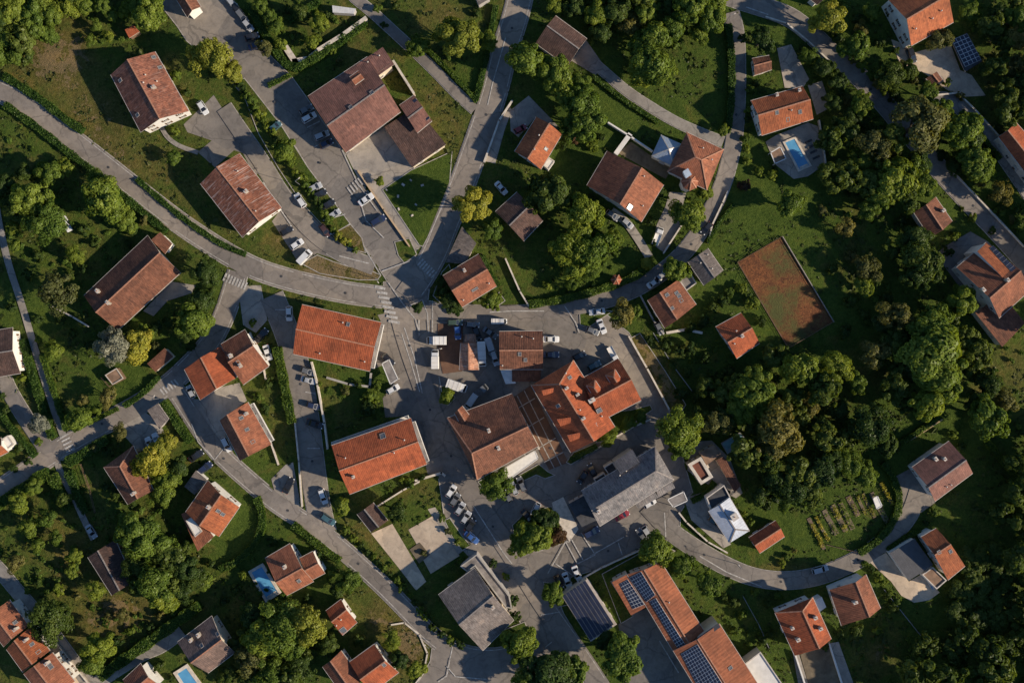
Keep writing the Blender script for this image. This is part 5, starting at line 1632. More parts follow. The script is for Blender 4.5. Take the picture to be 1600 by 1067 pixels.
# low growth in the gardens that no one could count: one mass
def undergrowth():
    src = []
    for i in range(4):
        me = crown_mesh(300 + i, n_leaf=330, n_lobe=9, flat=0.8, leaf=0.15)
        a = np.empty(len(me.vertices) * 3, np.float32); me.vertices.foreach_get('co', a); a = a.reshape(-1, 3)
        a[:, 2] = np.maximum(a[:, 2] - 0.75, 0.02)
        t = np.empty(len(me.vertices), np.float32); me.attributes['tint'].data.foreach_get('value', t)
        src.append((a, t))
    V, T = [], []
    for poly, n, r0, r1 in (('0,745 80,735 110,800 130,870 60,960 0,880', 60, 3, 8), ('120,740 160,700 200,800 180,850 140,830', 16, 3, 7), ('190,780 300,780 320,930 200,950 150,900', 40, 4, 9),
                            ('320,890 420,860 470,940 520,1000 500,1040 380,960', 34, 3, 8), ('110,940 300,950 180,1050', 34, 3, 7), ('540,820 640,900 700,1000 650,960 560,860', 24, 2.5, 5),
                            ('0,170 120,250 240,350 130,450 60,520 20,430 0,350', 60, 3, 8), ('130,520 280,480 330,430 330,500 200,570', 26, 3, 7), ('1300,200 1420,240 1440,400 1330,360 1300,300', 26, 3, 8),
                            ('1340,380 1440,350 1480,480 1380,540 1350,520', 22, 3, 8), ('1050,520 1240,550 1380,620 1400,720 1240,800 1150,700', 90, 3, 8), ('1250,60 1440,240 1400,260 1260,120', 34, 3, 7),
                            ('1340,0 1400,60 1400,120 1340,70', 20, 2.5, 6), ('1520,0 1600,0 1600,180 1500,120', 34, 3, 7), ('1480,260 1600,380 1600,300 1500,200', 30, 3, 7), ('830,280 960,320 980,440 860,460', 34, 3, 7),
                            ('860,0 1110,0 1030,130 900,60', 40, 3, 7), ('1500,520 1600,520 1600,680 1520,680', 26, 3, 7), ('1100,930 1210,960 1200,1060 1150,1000', 22, 2.5, 6), ('1320,970 1440,1000 1400,1067 1330,1067', 20, 3, 6),
                            ('400,0 520,0 560,40 450,100', 30, 2.5, 6), ('130,0 230,30 190,90 120,60', 22, 2.5, 6), ('490,590 600,600 560,690 500,690', 14, 2.5, 5), ('590,760 680,780 640,840 600,800', 16, 2.5, 5)):
        P = P2(poly); xs = [p[0] for p in P]; ys = [p[1] for p in P]
        got = 0
        for _ in range(n * 8):
            if got >= n: break
            x, y = R.uniform(min(xs), max(xs)), R.uniform(min(ys), max(ys))
            if not in_poly(x, y, P) or mask_at(x, y) or mask_at(x + 4, y) or mask_at(x - 4, y): continue
            got += 1
            a, t = src[R.randrange(4)]
            ang = R.uniform(0, 6.28); ca, sa = math.cos(ang), math.sin(ang)
            sc = R.uniform(r0, r1) * S; p = G(x, y, sc * 0.4)
            V.append(np.stack([(a[:, 0] * ca - a[:, 1] * sa) * sc + p.x, (a[:, 0] * sa + a[:, 1] * ca) * sc + p.y, a[:, 2] * sc * R.uniform(0.5, 1.0)], 1))
            T.append(np.clip(t * 0.7 + R.uniform(-0.1, 0.4), 0, 1))
    v = np.concatenate(V)
    o = add('undergrowth', np_mesh('undergrowth', v, np.arange(len(v)).reshape(-1, 4), 'leaf_hedge', np.concatenate(T)))
    tag(o, 'low bushes and weeds running through gardens and wood edges', 'undergrowth', kind='stuff')
undergrowth()

# garden shrubs: listed runs and scattered in gardens
def shrub_row(pts, step, r, kinds):
    q = [Vector((x, y, 0)) for x, y in P2(pts)]
    for p in densify(q, step):
        shrub(p.x + R.uniform(-2, 2), p.y + R.uniform(-2, 2), r * R.uniform(0.75, 1.3), R.choice(kinds))
shrub_row('374,128 404,180 440,228 470,280 500,322 520,358', 12, 7, 'gdg')
shrub_row('530,370 556,390', 10, 6, 'gy')
shrub_row('540,830 575,860 610,895 640,930 665,965 690,990 720,1006', 12, 6, 'gdl')
shrub_row('1195,160 1170,170 1165,250', 16, 6, 'gd')
shrub_row('1255,80 1300,130 1350,190 1400,250', 17, 9, 'dgo')
shrub_row('1290,40 1370,130 1410,160', 16, 8, 'dgo')
shrub_row('1470,240 1530,290 1580,340', 18, 8, 'gdo')
shrub_row('1350,880 1372,900 1400,935', 12, 6, 'gd')
shrub_row('1135,770 1150,790 1172,815', 12, 6, 'dg')
for w in '''275,118,8g 292,145,8d 268,155,7g 282,176,6g 275,205,7g 690,440,11d 692,458,12d 715,484,10d 640,755,8g 630,750,6g 660,745,6d 855,447,7g 935,372,8g 948,395,9d 962,395,7g 895,216,12b 925,226,10g 940,215,7d 880,228,7d
 1185,270,8g 1205,275,9g 1165,290,10b 1160,60,7d 1172,140,8g 1182,130,7d 1015,345,8d 1030,300,9d 1020,380,6d 1170,465,7d 1130,470,9d 1115,480,10d 1100,500,11d 1080,510,9d 1140,455,8g 1160,450,9g 1175,475,12g 1190,500,9d
 205,785,8d 180,775,9d 165,760,8d 170,705,10d 150,700,8o 305,470,12g 330,455,9d 290,490,10d 265,505,9d 245,510,11d 225,515,10g 200,520,9d 300,540,8d 245,540,8o 205,560,8g
 560,600,6d 590,600,8g 575,640,14d 580,620,10g 540,610,7o 500,600,5g 420,600,8d 405,620,7g 415,640,8d 395,505,6g 500,870,8d 515,895,7g 460,945,9d 480,935,8d 430,950,8d 545,960,7g 560,1000,9d 530,1015,8d 690,810,6g 700,830,6o 715,848,5g
 662,864,5o 770,880,7d 790,900,6g 800,940,10d 805,960,9d 720,875,5g 1180,925,6g 1145,940,9d 1160,960,8g 1130,930,7d 1150,985,7g 1200,940,8d 1215,930,7g 1190,1000,9d 1205,990,7d 1290,1010,6d 1310,990,7d 1370,985,7g 1385,930,7d 1395,950,9d 1340,985,9d
 1485,930,10d 1500,910,7d 1445,815,7d 1460,800,8g 1500,700,8d 1490,680,7g 1400,700,8d 1230,870,6l 1240,860,5o 1222,880,6l 30,700,8d 45,720,7d 20,730,7d 60,690,6g 10,640,7d 5,620,6d 35,590,7g 20,480,9d 60,500,8d 45,430,10d 60,400,9d 110,430,8d 130,420,7d
 95,500,8d 115,520,7d 140,540,7d 60,530,6g 150,380,8d 130,360,9d 210,360,8d 225,345,7o 200,380,7d 320,900,6d 330,880,6d 380,900,8g 370,920,9d 350,940,7d 355,885,6d 430,845,7d 440,860,6g 120,930,8o 95,920,9l 170,960,7o 60,910,7d 185,1000,9d 205,985,8l 250,960,8o 235,980,7d 175,1040,7d 270,1060,6d 345,1060,9d 250,1040,8d
 1330,255,9d 1310,260,8d 1300,300,9d 1285,330,8o 1330,400,9o 1300,420,9d 1330,470,10d 1350,490,9d 1320,520,9d 1370,440,8d 1385,465,9d 1480,395,8d 1490,370,8g 1410,345,9d 1420,360,8d 1520,340,7g 1550,360,6d 1590,330,7d 1540,240,9d 1580,190,8d 1560,200,7d 1480,130,7g 1500,150,7o 1430,125,7o 1410,100,6o 1400,80,6d 1375,70,9d 1340,30,8d 1320,10,9g 1390,20,7d
 1015,530,8d 1040,540,10d 1060,550,9d 1080,545,10d 1100,560,9d 1075,580,9d 1100,590,10d 1125,590,9d 1050,570,8d 1140,580,10d 1065,615,10d 1090,620,11d 1110,610,9d 650,60,7g 640,85,6g 700,85,8g 745,20,7d 590,15,7g 620,10,7d 600,40,6d 530,95,5o 520,80,6g 545,60,5g 560,50,5g 510,25,8d 450,15,7d 465,55,7g
 300,30,6d 255,45,7g 250,95,6o 160,80,7o 120,40,7l 195,75,6l 145,20,8g 345,140,8d 390,150,7g 415,210,6g'''.split():
    k = w[-1]
    x, y, r = [float(t) for t in w[:-1].split(',')]
    if len(SHRUBS) < 296: shrub(x, y, r, k)
print('shrubs', len(SHRUBS))

HEDGES = [
 ('clipped hedge along the upper side of the main road', '8,120 40,140 70,160 100,185 132,206', 9, 1.2, 'hedge'),
 ('wild hedge along the lower side of the main road', '10,165 60,200 110,240 165,282 220,328 262,362', 8, 1.3, 'hedge'),
 ('low hedge between the main road and the streaky-roofed house', '215,280 262,322 305,355 350,384 385,398', 6, 1.0, 'hedge'),
 ('long clipped hedge on two sides of the terrace garden', '388,10 424,68 456,115 500,88 545,58 572,36', 9, 1.6, 'hedge'),
 ('short straight hedge inside the hedged terrace garden', '452,34 500,4', 7, 1.4, 'hedge'),
 ('curving clipped hedge along the ring road below the gazebo lawn', '826,476 870,470 910,461 950,449 985,436 1012,418', 9, 1.5, 'hedge'),
 ('tall hedge along the left of the upper ring road', '1136,40 1141,80 1142,130 1140,180 1134,208', 8, 1.6, 'hedge'),
 ('tall clipped hedge left of the side street', '434,542 444,590 452,635 458,660', 10, 1.8, 'hedge'),
 ('broad hedge along the lower side of the west road at left', '-10,792 30,770 60,748 80,736', 14, 1.8, 'hedge'),
 ('broad hedge left of the garden path', '84,740 96,766 110,795', 12, 1.8, 'hedge'),
 ('broad hedge along the west road above the half-hidden brown house', '108,722 140,705 172,684', 12, 1.8, 'hedge'),
 ('hedge right of the garden path', '110,735 122,770 138,800', 10, 1.6, 'hedge'),
 ('hedge between the grey hedge shed and the south road', '256,628 275,655 300,690', 9, 1.7, 'hedge'),
 ('pointed island hedge between the south road and the villa driveway', '459,818 480,835 505,855 532,875', 8, 1.5, 'hedge'),
 ('long dark hedge above the back lane', '158,1054 200,1025 250,990 315,942', 13, 2.0, 'hedge'),
 ('hedge right of the field track below the lawn', '68,553 84,605 106,672', 6, 1.3, 'hedge'),
 ('hedge left of the field track', '38,530 55,590 72,645 84,684', 9, 1.5, 'hedge'),
 ('curved hedge along the school road beside the allotments', '1340,862 1372,842 1398,808 1404,775 1392,742 1378,722', 8, 1.5, 'hedge'),
 ('hedge across the meadow above the dark meadow house', '1398,697 1430,676 1466,652', 6, 1.2, 'hedge'),
 ('curved hedge around the lawn of the curved lawn house', '402,776 412,800 410,830 394,856 368,878 345,888', 8, 1.4, 'hedge'),
 ('hedge along the upper side of the west road right of the lawn hut', '196,634 225,615 250,588', 6, 1.2, 'hedge'),
 ('hedge along the west road above the west crossing', '116,672 150,655 186,638', 5, 1.1, 'hedge'),
 ('hedge between the farm drive and the lawn', '925,120 960,148 1000,175 1028,192', 5, 1.0, 'hedge'),
 ('hedge along the right of the upper footpath', '650,62 690,100 728,140 745,160', 5, 1.0, 'hedge'),
 ('hedge left of the north road beside the big lawn tree', '775,10 766,60 756,110 744,158', 6, 1.2, 'hedge'),
 ('hedge in front of the orange L-shaped building', '892,718 915,706 932,696', 6, 1.0, 'hedge'),
 ('hedge between the junction house and the brown garden wall', '752,400 765,425 778,448', 7, 1.3, 'hedge'),
 ('hedge behind the patio house and pale metal-roofed house', '1080,782 1100,772 1116,752', 6, 1.2, 'hedge'),
 ('hedge of the lawn right of the ring road bend', '1146,320 1120,352 1105,380', 4, 1.0, 'hedge'),
 ('hedge right of the left drive', '0,640 30,680 58,712', 7, 1.3, 'hedge'),
 ('hedge beside the small grey road above the hall car park', '420,135 455,118', 5, 1.0, 'hedge'),
 ('hedge in the dark meadow along the wood edge', '1540,690 1565,720 1590,750', 7, 1.3, 'hedge'),
 ('hedge of the hill lane along the right edge', '1500,175 1530,212 1560,250', 6, 1.2, 'hedge'),
 ('hedge around the gravel yard house', '1385,858 1420,832 1438,832', 5, 1.1, 'hedge'),
]
def hedge(label, line, w, h, kind):
    pts = densify(smooth([G(x, y) for x, y in P2(line)], 1), 0.5)
    hw = w * S / 2 * 1.25
    rng = np.random.default_rng(int(abs(pts[0].x * 31 + pts[0].y * 17)) + 5)
    c, n, tn = [], [], []
    o = pts[len(pts) // 2]
    core = MB()
    for i in range(len(pts) - 1):
        a, b2 = pts[i], pts[i + 1]
        t = (b2 - a).normalized(); s = Vector((-t.y, t.x, 0)); L = (b2 - a).length
        hh = h * (1 + 0.12 * math.sin(i * 0.7)); ww = hw * (1 + 0.12 * math.sin(i * 0.45 + 1))
        k = int(L * (2 * hh + 2 * ww) * 24) + 1
        u = rng.uniform(0, 2 * hh + 2 * ww, k); f = rng.uniform(0, 1, k)
        for uu, ff in zip(u, f):
            if uu < hh: off, z, nn = -ww, uu, -s
            elif uu < hh + 2 * ww: off, z, nn = uu - hh - ww, hh, Vector((0, 0, 1))
            else: off, z, nn = ww, uu - hh - 2 * ww, s
            p = a.lerp(b2, ff) + s * off
            j = rng.normal(0, 0.09, 3)
            c.append((p.x - o.x + j[0], p.y - o.y + j[1], z + j[2] + 0.02)); n.append(tuple(nn))
        if i % 2 == 0:
            e = pts[min(i + 2, len(pts) - 1)]
            t2 = (e - a)
            if t2.length > 0.1:
                core.box((a + e) / 2 - o + Vector((0, 0, hh * 0.42)), (t2.length / 2, ww * 0.82, hh * 0.44), t2.normalized(), Vector((-t2.normalized().y, t2.normalized().x, 0)))
    c, n = np.array(c), np.array(n)
    c[:, 2] = np.maximum(c[:, 2], 0.03)
    tint = np.clip(rng.uniform(0, 0.8, len(c)) + 0.2 * np.sin(c[:, 0] * 0.6) * np.cos(c[:, 1] * 0.5), 0, 1)
    v, q, tt = leaves(c, n, 0.15, rng, tint, 0.5)
    v[:, 2] = np.maximum(v[:, 2], 0.0)
    root = thing('hedge', (o.x, o.y, 0), label, 'hedge')
    add('foliage', np_mesh('foliage', v, q, 'leaf_hedge', tt), root)
    ob = add('inner_growth', core.mesh('inner_growth', ['leaf_hedge']), root)
for hd in HEDGES: hedge(*hd)

# ---------------------------------------------------------------- low plants on the ground: tufts, weeds, clover (nobody could count them)
def tufts():
    rng = np.random.default_rng(3)
    n = 110000
    px = rng.uniform(-60, 1660, n); py = rng.uniform(-60, 1127, n)
    m = MASK[((py + MY) / 2).astype(int), ((px + MX) / 2).astype(int)]
    # patchy
    f = np.sin(px * 0.045 + 2 * np.sin(py * 0.03)) * np.cos(py * 0.05 + 1.5 * np.sin(px * 0.021)) + 0.7 * np.sin(px * 0.13 + py * 0.11) * np.sin(py * 0.17 - px * 0.05)
    keep = (m == 0) & (f + rng.normal(0, 0.45, n) > 0.45) & (blobmask(px, py, LUSH) < 0.15)
    px, py = px[keep], py[keep]
    dry = blobmask(px, py, DRY) - blobmask(px, py, LUSH)
    n = len(px)
    r = rng.gamma(2.0, 0.10, n) + 0.08
    x, y = (px - CX) * S, (CY - py) * S
    V, T = [], []
    for k in range(3):
        j = rng.normal(0, 0.16, (n, 2))
        c = np.stack([x + j[:, 0], y + j[:, 1], r * rng.uniform(0.1, 0.45, n)], 1)
        up = np.stack([rng.normal(0, 0.4, n), rng.normal(0, 0.4, n), np.ones(n)], 1)
        v, q, t = leaves(c, up, r * 0.8, rng, np.clip(rng.uniform(0, 0.55, n) + dry * 0.7, 0, 1), 0.35, 1.2)
        v[:, 2] = np.maximum(v[:, 2], 0.0)
        V.append(v); T.append(t)
    v = np.concatenate(V); t = np.concatenate(T)
    o = add('grass_tufts', np_mesh('grass_tufts', v, np.arange(len(v)).reshape(-1, 4), 'tuft', t))
    tag(o, 'uneven tufts of grass and weeds growing over the ground', 'grass', kind='stuff')
tufts()

# ---------------------------------------------------------------- garden walls, fences, the clay court
def wall(label, line, w=0.35, h=1.1, mat='stone', cap='pale_stone'):
    pts = [G(x, y) for x, y in P2(line)]
    o = pts[0].copy()
    mb, cb = MB(), MB()
    for a, b2 in zip(pts[:-1], pts[1:]):
        t = (b2 - a).normalized(); s = Vector((-t.y, t.x, 0)); L = (b2 - a).length
        mb.box((a + b2) / 2 + Vector((0, 0, h / 2 - 0.1)), (L / 2 + w * 0.4, w / 2, h / 2 + 0.1), t, s)
        cb.box((a + b2) / 2 + Vector((0, 0, h + 0.04)), (L / 2 + w * 0.5, w / 2 + 0.06, 0.045), t, s)
    root = thing('garden_wall', tuple(o), label, 'wall')
    mb.build('masonry', mat, root, tuple(o)); cb.build('coping', cap, root, tuple(o))
for a in [
 ('long pale terrace wall across the hedged terrace garden', '500,80 536,58 572,32', 0.9, 1.6, 'pale_stone', 'pale_stone'),
 ('low pinkish wall corner at the foot of the terrace garden', '449,78 462,98 484,94 501,80', 1.6, 0.8, 'pale_stone', 'pale_stone'),
 ('tall yard wall right of the inner garden of the big brown hall', '617,101 648,150', 0.5, 3.2),
 ('low wall between the paved walk and the car park', '560,268 600,328 640,385', 0.3, 0.7, 'wall_ochre', 'wall_ochre'),
 ('garden wall along the left of the village square brown plot', '982,526 1010,575 1044,638', 0.35, 1.2),
 ('white garden wall between the farm lawn and large red-brown house', '950,194 985,216 1018,238', 0.3, 1.6, 'wall_white', 'flat_white'),
 ('wide white concrete frame wall beside the brown courtyard', '963,240 982,214', 1.2, 1.6, 'wall_white', 'flat_white'),
 ('roadside wall of the small orange north house', '757,254 780,190 800,160', 0.4, 1.4),
 ('garden wall running down right of the junction house', '790,405 812,455 826,478', 0.3, 1.2),
 ('low wall along the lower flat block garden', '655,752 630,765 590,790', 0.3, 0.9),
 ('wall right of the side street below the upper flat block', '488,566 497,600 508,660 513,700', 0.35, 1.3, 'pale_stone', 'pale_stone'),
 ('wall left of the lower side street', '462,660 468,720 473,790', 0.3, 1.0),
 ('concrete planter edge below the upper flat block', '512,590 545,600 578,604 580,584', 0.5, 0.5, 'concrete', 'concrete'),
 ('kerb wall along the lower edge of the lower flat block yard', '650,750 690,738 695,742', 0.5, 0.8, 'pale_stone', 'pale_stone'),
 ('retaining wall along the upper side of the ring road bend', '1106,380 1112,352 1128,318 1136,300', 0.3, 0.8),
 ('pale wall along the hill road bend at the top right', '1196,28 1228,38 1262,66 1298,100 1314,122', 0.3, 0.7, 'pale_stone', 'pale_stone'),
 ('pale wall above the hill lane', '1462,150 1494,147 1520,172 1558,214', 0.3, 1.0, 'pale_stone', 'pale_stone'),
 ('white wall along the right of the hill road', '1480,262 1520,304 1562,348 1598,386', 0.25, 0.8, 'pale_stone', 'pale_stone'),
 ('meadow wall above the dark meadow house', '1396,700 1432,680 1470,655', 0.25, 0.8, 'wall_ochre', 'wall_ochre'),
 ('garden wall of the left twin house driveway', '1240,1018 1262,1085', 0.3, 1.2, 'wall_white', 'flat_white'),
 ('white garden wall between soil plot and concrete drive', '1294,1004 1320,1085', 0.3, 1.2, 'wall_white', 'flat_white'),
 ('wall below the farm lawn beside the long brown farmhouse', '85,480 115,495 140,510', 0.3, 0.8),
 ('wall above the passage of the large brown inn', '800,622 822,660 842,700', 0.4, 1.6, 'pale_stone', 'pale_stone'),
 ('wall in front of the grey slate hall forecourt', '930,702 962,682 990,666 1016,655', 0.3, 0.7, 'pale_stone', 'pale_stone'),
 ('wall along the upper edge of the school garden', '905,905 940,885 1000,858', 0.3, 0.9),
 ('wall between school road and the pale metal-roofed house', '1060,800 1072,815 1105,845 1135,862', 0.3, 1.0),
 ('pool garden wall right of the villa pool', '1278,190 1286,240 1290,272', 0.25, 1.2),
 ('wall right of the villa court by the ring road', '1036,396 1062,356 1080,330', 0.3, 1.0),
 ('garden wall below the stepped double house', '392,520 410,560 418,600', 0.25, 1.0),
 ('garden wall right of the red terraced house', '424,690 436,725', 0.25, 1.0),
 ('front wall of the ring road house', '1000,462 1020,500 1036,522', 0.3, 1.0, 'concrete', 'concrete'),
 ('stone wall below the ring road house', '1042,520 1070,515 1095,520', 0.6, 0.9, 'stone', 'pale_stone'),
 ('lane wall beside the row houses', '55,960 95,1008 140,1065', 0.25, 1.0),
 ('curved kerb wall of the dry verge at the south bend', '612,975 632,972 655,990 668,1020 662,1050 650,1066', 0.3, 0.3, 'pale_stone', 'pale_stone'),
]: wall(*a)

def fence(label, line, h=1.3, step=2.4, closed=False, mat='metal_post'):
    q = P2(line)
    if closed: q = q + [q[0]]
    pts = densify([G(x, y) for x, y in q], step)
    o = pts[0].copy()
    root = thing('fence', tuple(o), label, 'fence')
    for p in pts[:-1] if closed else pts:
        mb = MB(); mb.box(p + Vector((0, 0, h / 2)), (0.05, 0.05, h / 2)); mb.build('post', mat, root, tuple(o))
    for z in (0.15, h * 0.5, h - 0.05):
        mb = MB()
        for a, b2 in zip(pts[:-1], pts[1:]):
            t = (b2 - a).normalized(); s = Vector((-t.y, t.x, 0))
            mb.box((a + b2) / 2 + Vector((0, 0, z)), ((b2 - a).length / 2, 0.03, 0.035), t, s)
        mb.build('rail', mat, root, tuple(o))
fence('rusty post fence around the red clay court', '1152,410 1221,370 1301,503 1231,544', 0.9, 2.6, True, 'wood')
wall('thin pale wall along the right side of the red clay court', '1222,370 1302,503', 0.14, 0.5, 'concrete', 'concrete')
fence('rail fence along the lower main road', '12,160 60,196 110,234 165,276 220,322 262,356', 1.0, 3.0, mat='wood')
fence('thin fence between dark meadow and the gravel yard house', '1380,920 1420,970 1460,1020', 1.2, 3.0)
fence('fence behind the brown plot at the village edge', '1020,520 1050,570 1080,610', 1.3, 3.0)
fence('white fence above the school garden', '1160,930 1185,975 1200,1010', 1.2, 2.5)
fence('fence at the foot of the allotment rows', '1290,850 1340,862', 1.2, 2.5, mat='wood')
fence('garden fence beside the half-hidden brown house', '128,725 140,760 150,800', 1.2, 2.5, mat='wood')
fence('fence around the lawn hut garden', '160,590 172,604 196,592 190,578', 1.0, 2.0, mat='wood')

# passage strips
o_p, z_p = SURF['passage']
for a, b2 in [((808, 618), (866, 731)), ((819, 610), (877, 727)), ((805, 640), (836, 622)), ((820, 670), (850, 652)), ((838, 702), (868, 684)), ((850, 722), (880, 706))]:
    mb = MB(); p, q = G(*a), G(*b2); t = (q - p).normalized(); s = Vector((-t.y, t.x, 0))
    mb.box((p + q) / 2 + Vector((0, 0, z_p + 0.02)), ((q - p).length / 2, 0.13, 0.03), t, s); mb.build('paving_strip', 'kerb', o_p)

# ---------------------------------------------------------------- pools
def pool(label, quad, rim=0.6, water='pool_water', h=0.42, rim_mat='pale_stone'):
    pp = ccw([tuple(G(x, y))[:2] for x, y in quad])
    raster(quad, 1)
    c = Vector((sum(p[0] for p in pp) / 4, sum(p[1] for p in pp) / 4, 0))
    root = thing('swimming_pool', tuple(c), label, 'pool')
    inn = inset(pp, rim); mb = MB()
    for i in range(4):
        j = (i + 1) % 4
        mb.face([(*pp[i], h), (*pp[j], h), (*inn[j], h), (*inn[i], h)])
        mb.face([(*pp[i], -0.1), (*pp[j], -0.1), (*pp[j], h), (*pp[i], h)])
        mb.face([(*inn[i], h), (*inn[j], h), (*inn[j], 0.05), (*inn[i], 0.05)])
    mb.build('rim', rim_mat, root, tuple(c))
    mb = MB(); mb.face([(*p, h - 0.1) for p in inn]); mb.build('water', water, root, tuple(c))
    # steps at one end
    mb = MB(); a, b2 = Vector((*inn[0], 0)), Vector((*inn[1], 0))
    t = (b2 - a).normalized(); s = Vector((-t.y, t.x, 0))
    mb.box((a + b2) / 2 + s * 0.35 + Vector((0, 0, h - 0.1)), ((b2 - a).length / 2 - 0.3, 0.25, 0.05), t, s); mb.build('step', rim_mat, root, tuple(c))
pool('bright blue rectangular pool with pale rim below the orange pool villa', Q('1222,222 1242,214 1268,260 1247,269'), 0.55)
pool('long blue pool left of the brown and orange roofed villa', Q('388,892 411,879 440,925 416,941'), 0.75)
pool('blue pool cut by the bottom edge beside the grey-brown house', Q('271,1050 293,1036 328,1084 304,1100'), 0.9)
pool('small hot tub in the pale gravel yard', Q('1447,907 1455,903 1464,918 1456,923'), 0.3)
pool('teal covered pool beside the patio house under the trees', Q('1126,692 1155,675 1167,687 1136,709'), 0.3, 'teal_cover', 0.6, 'metal_post')

def frame_hut(label, quad, h, roofmat, name='pergola'):
    pp = ccw([tuple(G(x, y, h))[:2] for x, y in quad])
    c = Vector((sum(p[0] for p in pp) / 4, sum(p[1] for p in pp) / 4, 0))
    root = thing(name, tuple(c), label, name.replace('_', ' '))
    for p in pp:
        mb = MB(); mb.box((p[0], p[1], h / 2), (0.08, 0.08, h / 2)); mb.build('post', 'frame_white', root, tuple(c))
    for i in range(4):
        a, b2 = Vector((*pp[i], h)), Vector((*pp[(i + 1) % 4], h)); t = (b2 - a).normalized()
        mb = MB(); mb.box((a + b2) / 2 + Vector((0, 0, 0.08)), ((b2 - a).length / 2 + 0.1, 0.12, 0.1), t, (-t.y, t.x, 0)); mb.build('beam', 'frame_white', root, tuple(c))
    mb = MB(); mb.prism(inset(pp, 0.15), h - 0.05, h + 0.1, bottom=True); mb.build('canopy', roofmat, root, tuple(c))
frame_hut('square brown-topped pergola with pale frame left of the villa pool', Q('1204,239 1219,230 1228,248 1211,256'), 2.4, 'flat_brown')
frame_hut('white awning spread behind the large brown inn', Q('786,733 836,704 841,716 797,748'), 2.8, 'cloth_white', 'awning')
frame_hut('grey trailer-like shelter right of the upper flat block', Q('597,568 608,562 622,592 610,600'), 2.6, 'flat_roof', 'shelter')
frame_hut('pale flat canopy between grey slate hall and patio house', Q('1043,780 1068,768 1074,782 1052,792'), 2.6, 'flat_roof', 'shelter')
frame_hut('white bench-like glass frame in the allotments', Q('1364,778 1371,775 1378,790 1370,795'), 1.0, 'cloth_white', 'cold_frame')

# ---------------------------------------------------------------- allotment rows
def bed_rows():
    names = ['leftmost', 'second', 'third', 'fourth', 'fifth', 'sixth', 'seventh', 'eighth', 'ninth', 'last']
    for i in range(10):
        x0, y0 = 1262 + i * 12.5 + R.uniform(-2, 2), 812 - i * 6 + R.uniform(-8, 6)
        f = R.uniform(0.55, 1.15)
        x1, y1 = x0 + 24 * f + R.uniform(-2, 2), y0 + 44 * f
        a, b2 = G(x0, y0), G(x1, y1)
        t = (b2 - a).normalized(); s = Vector((-t.y, t.x, 0)); c = (a + b2) / 2; L = (b2 - a).length
        w = R.uniform(0.35, 0.8)
        root = thing('vegetable_bed', tuple(c), '%s row of the allotment vegetable beds counted from the left' % names[i], 'vegetable bed', 'allotment rows')
        mb = MB(); mb.box(c + Vector((0, 0, 0.05)), (L / 2, w, 0.1), t, s); mb.build('soil', R.choice(['soil', 'bare_soil']), root, tuple(c))
        rng = np.random.default_rng(300 + i)
        n = R.choice([90, 160, 260, 380])
        cl = rng.uniform(-L / 2, L / 2, 9)
        u = np.clip(cl[rng.integers(0, 9, n)] + rng.normal(0, 0.5, n), -L / 2, L / 2); v = rng.normal(0, w * 0.55, n)
        cc = np.stack([u * t.x + v * s.x, u * t.y + v * s.y, rng.uniform(0.1, 0.3 + R.uniform(0.1, 0.9), n)], 1)
        vv, q, tt = leaves(cc, np.tile([0, 0, 1.0], (n, 1)), 0.15, rng, rng.uniform(0.2, 1, n), 0.6)
        add('plants', np_mesh('plants', vv, q, R.choice(['leaf_hedge', 'leaf_lime', 'leaf_green', 'leaf_olive']), tt), root)['kind'] = 'stuff'
bed_rows()

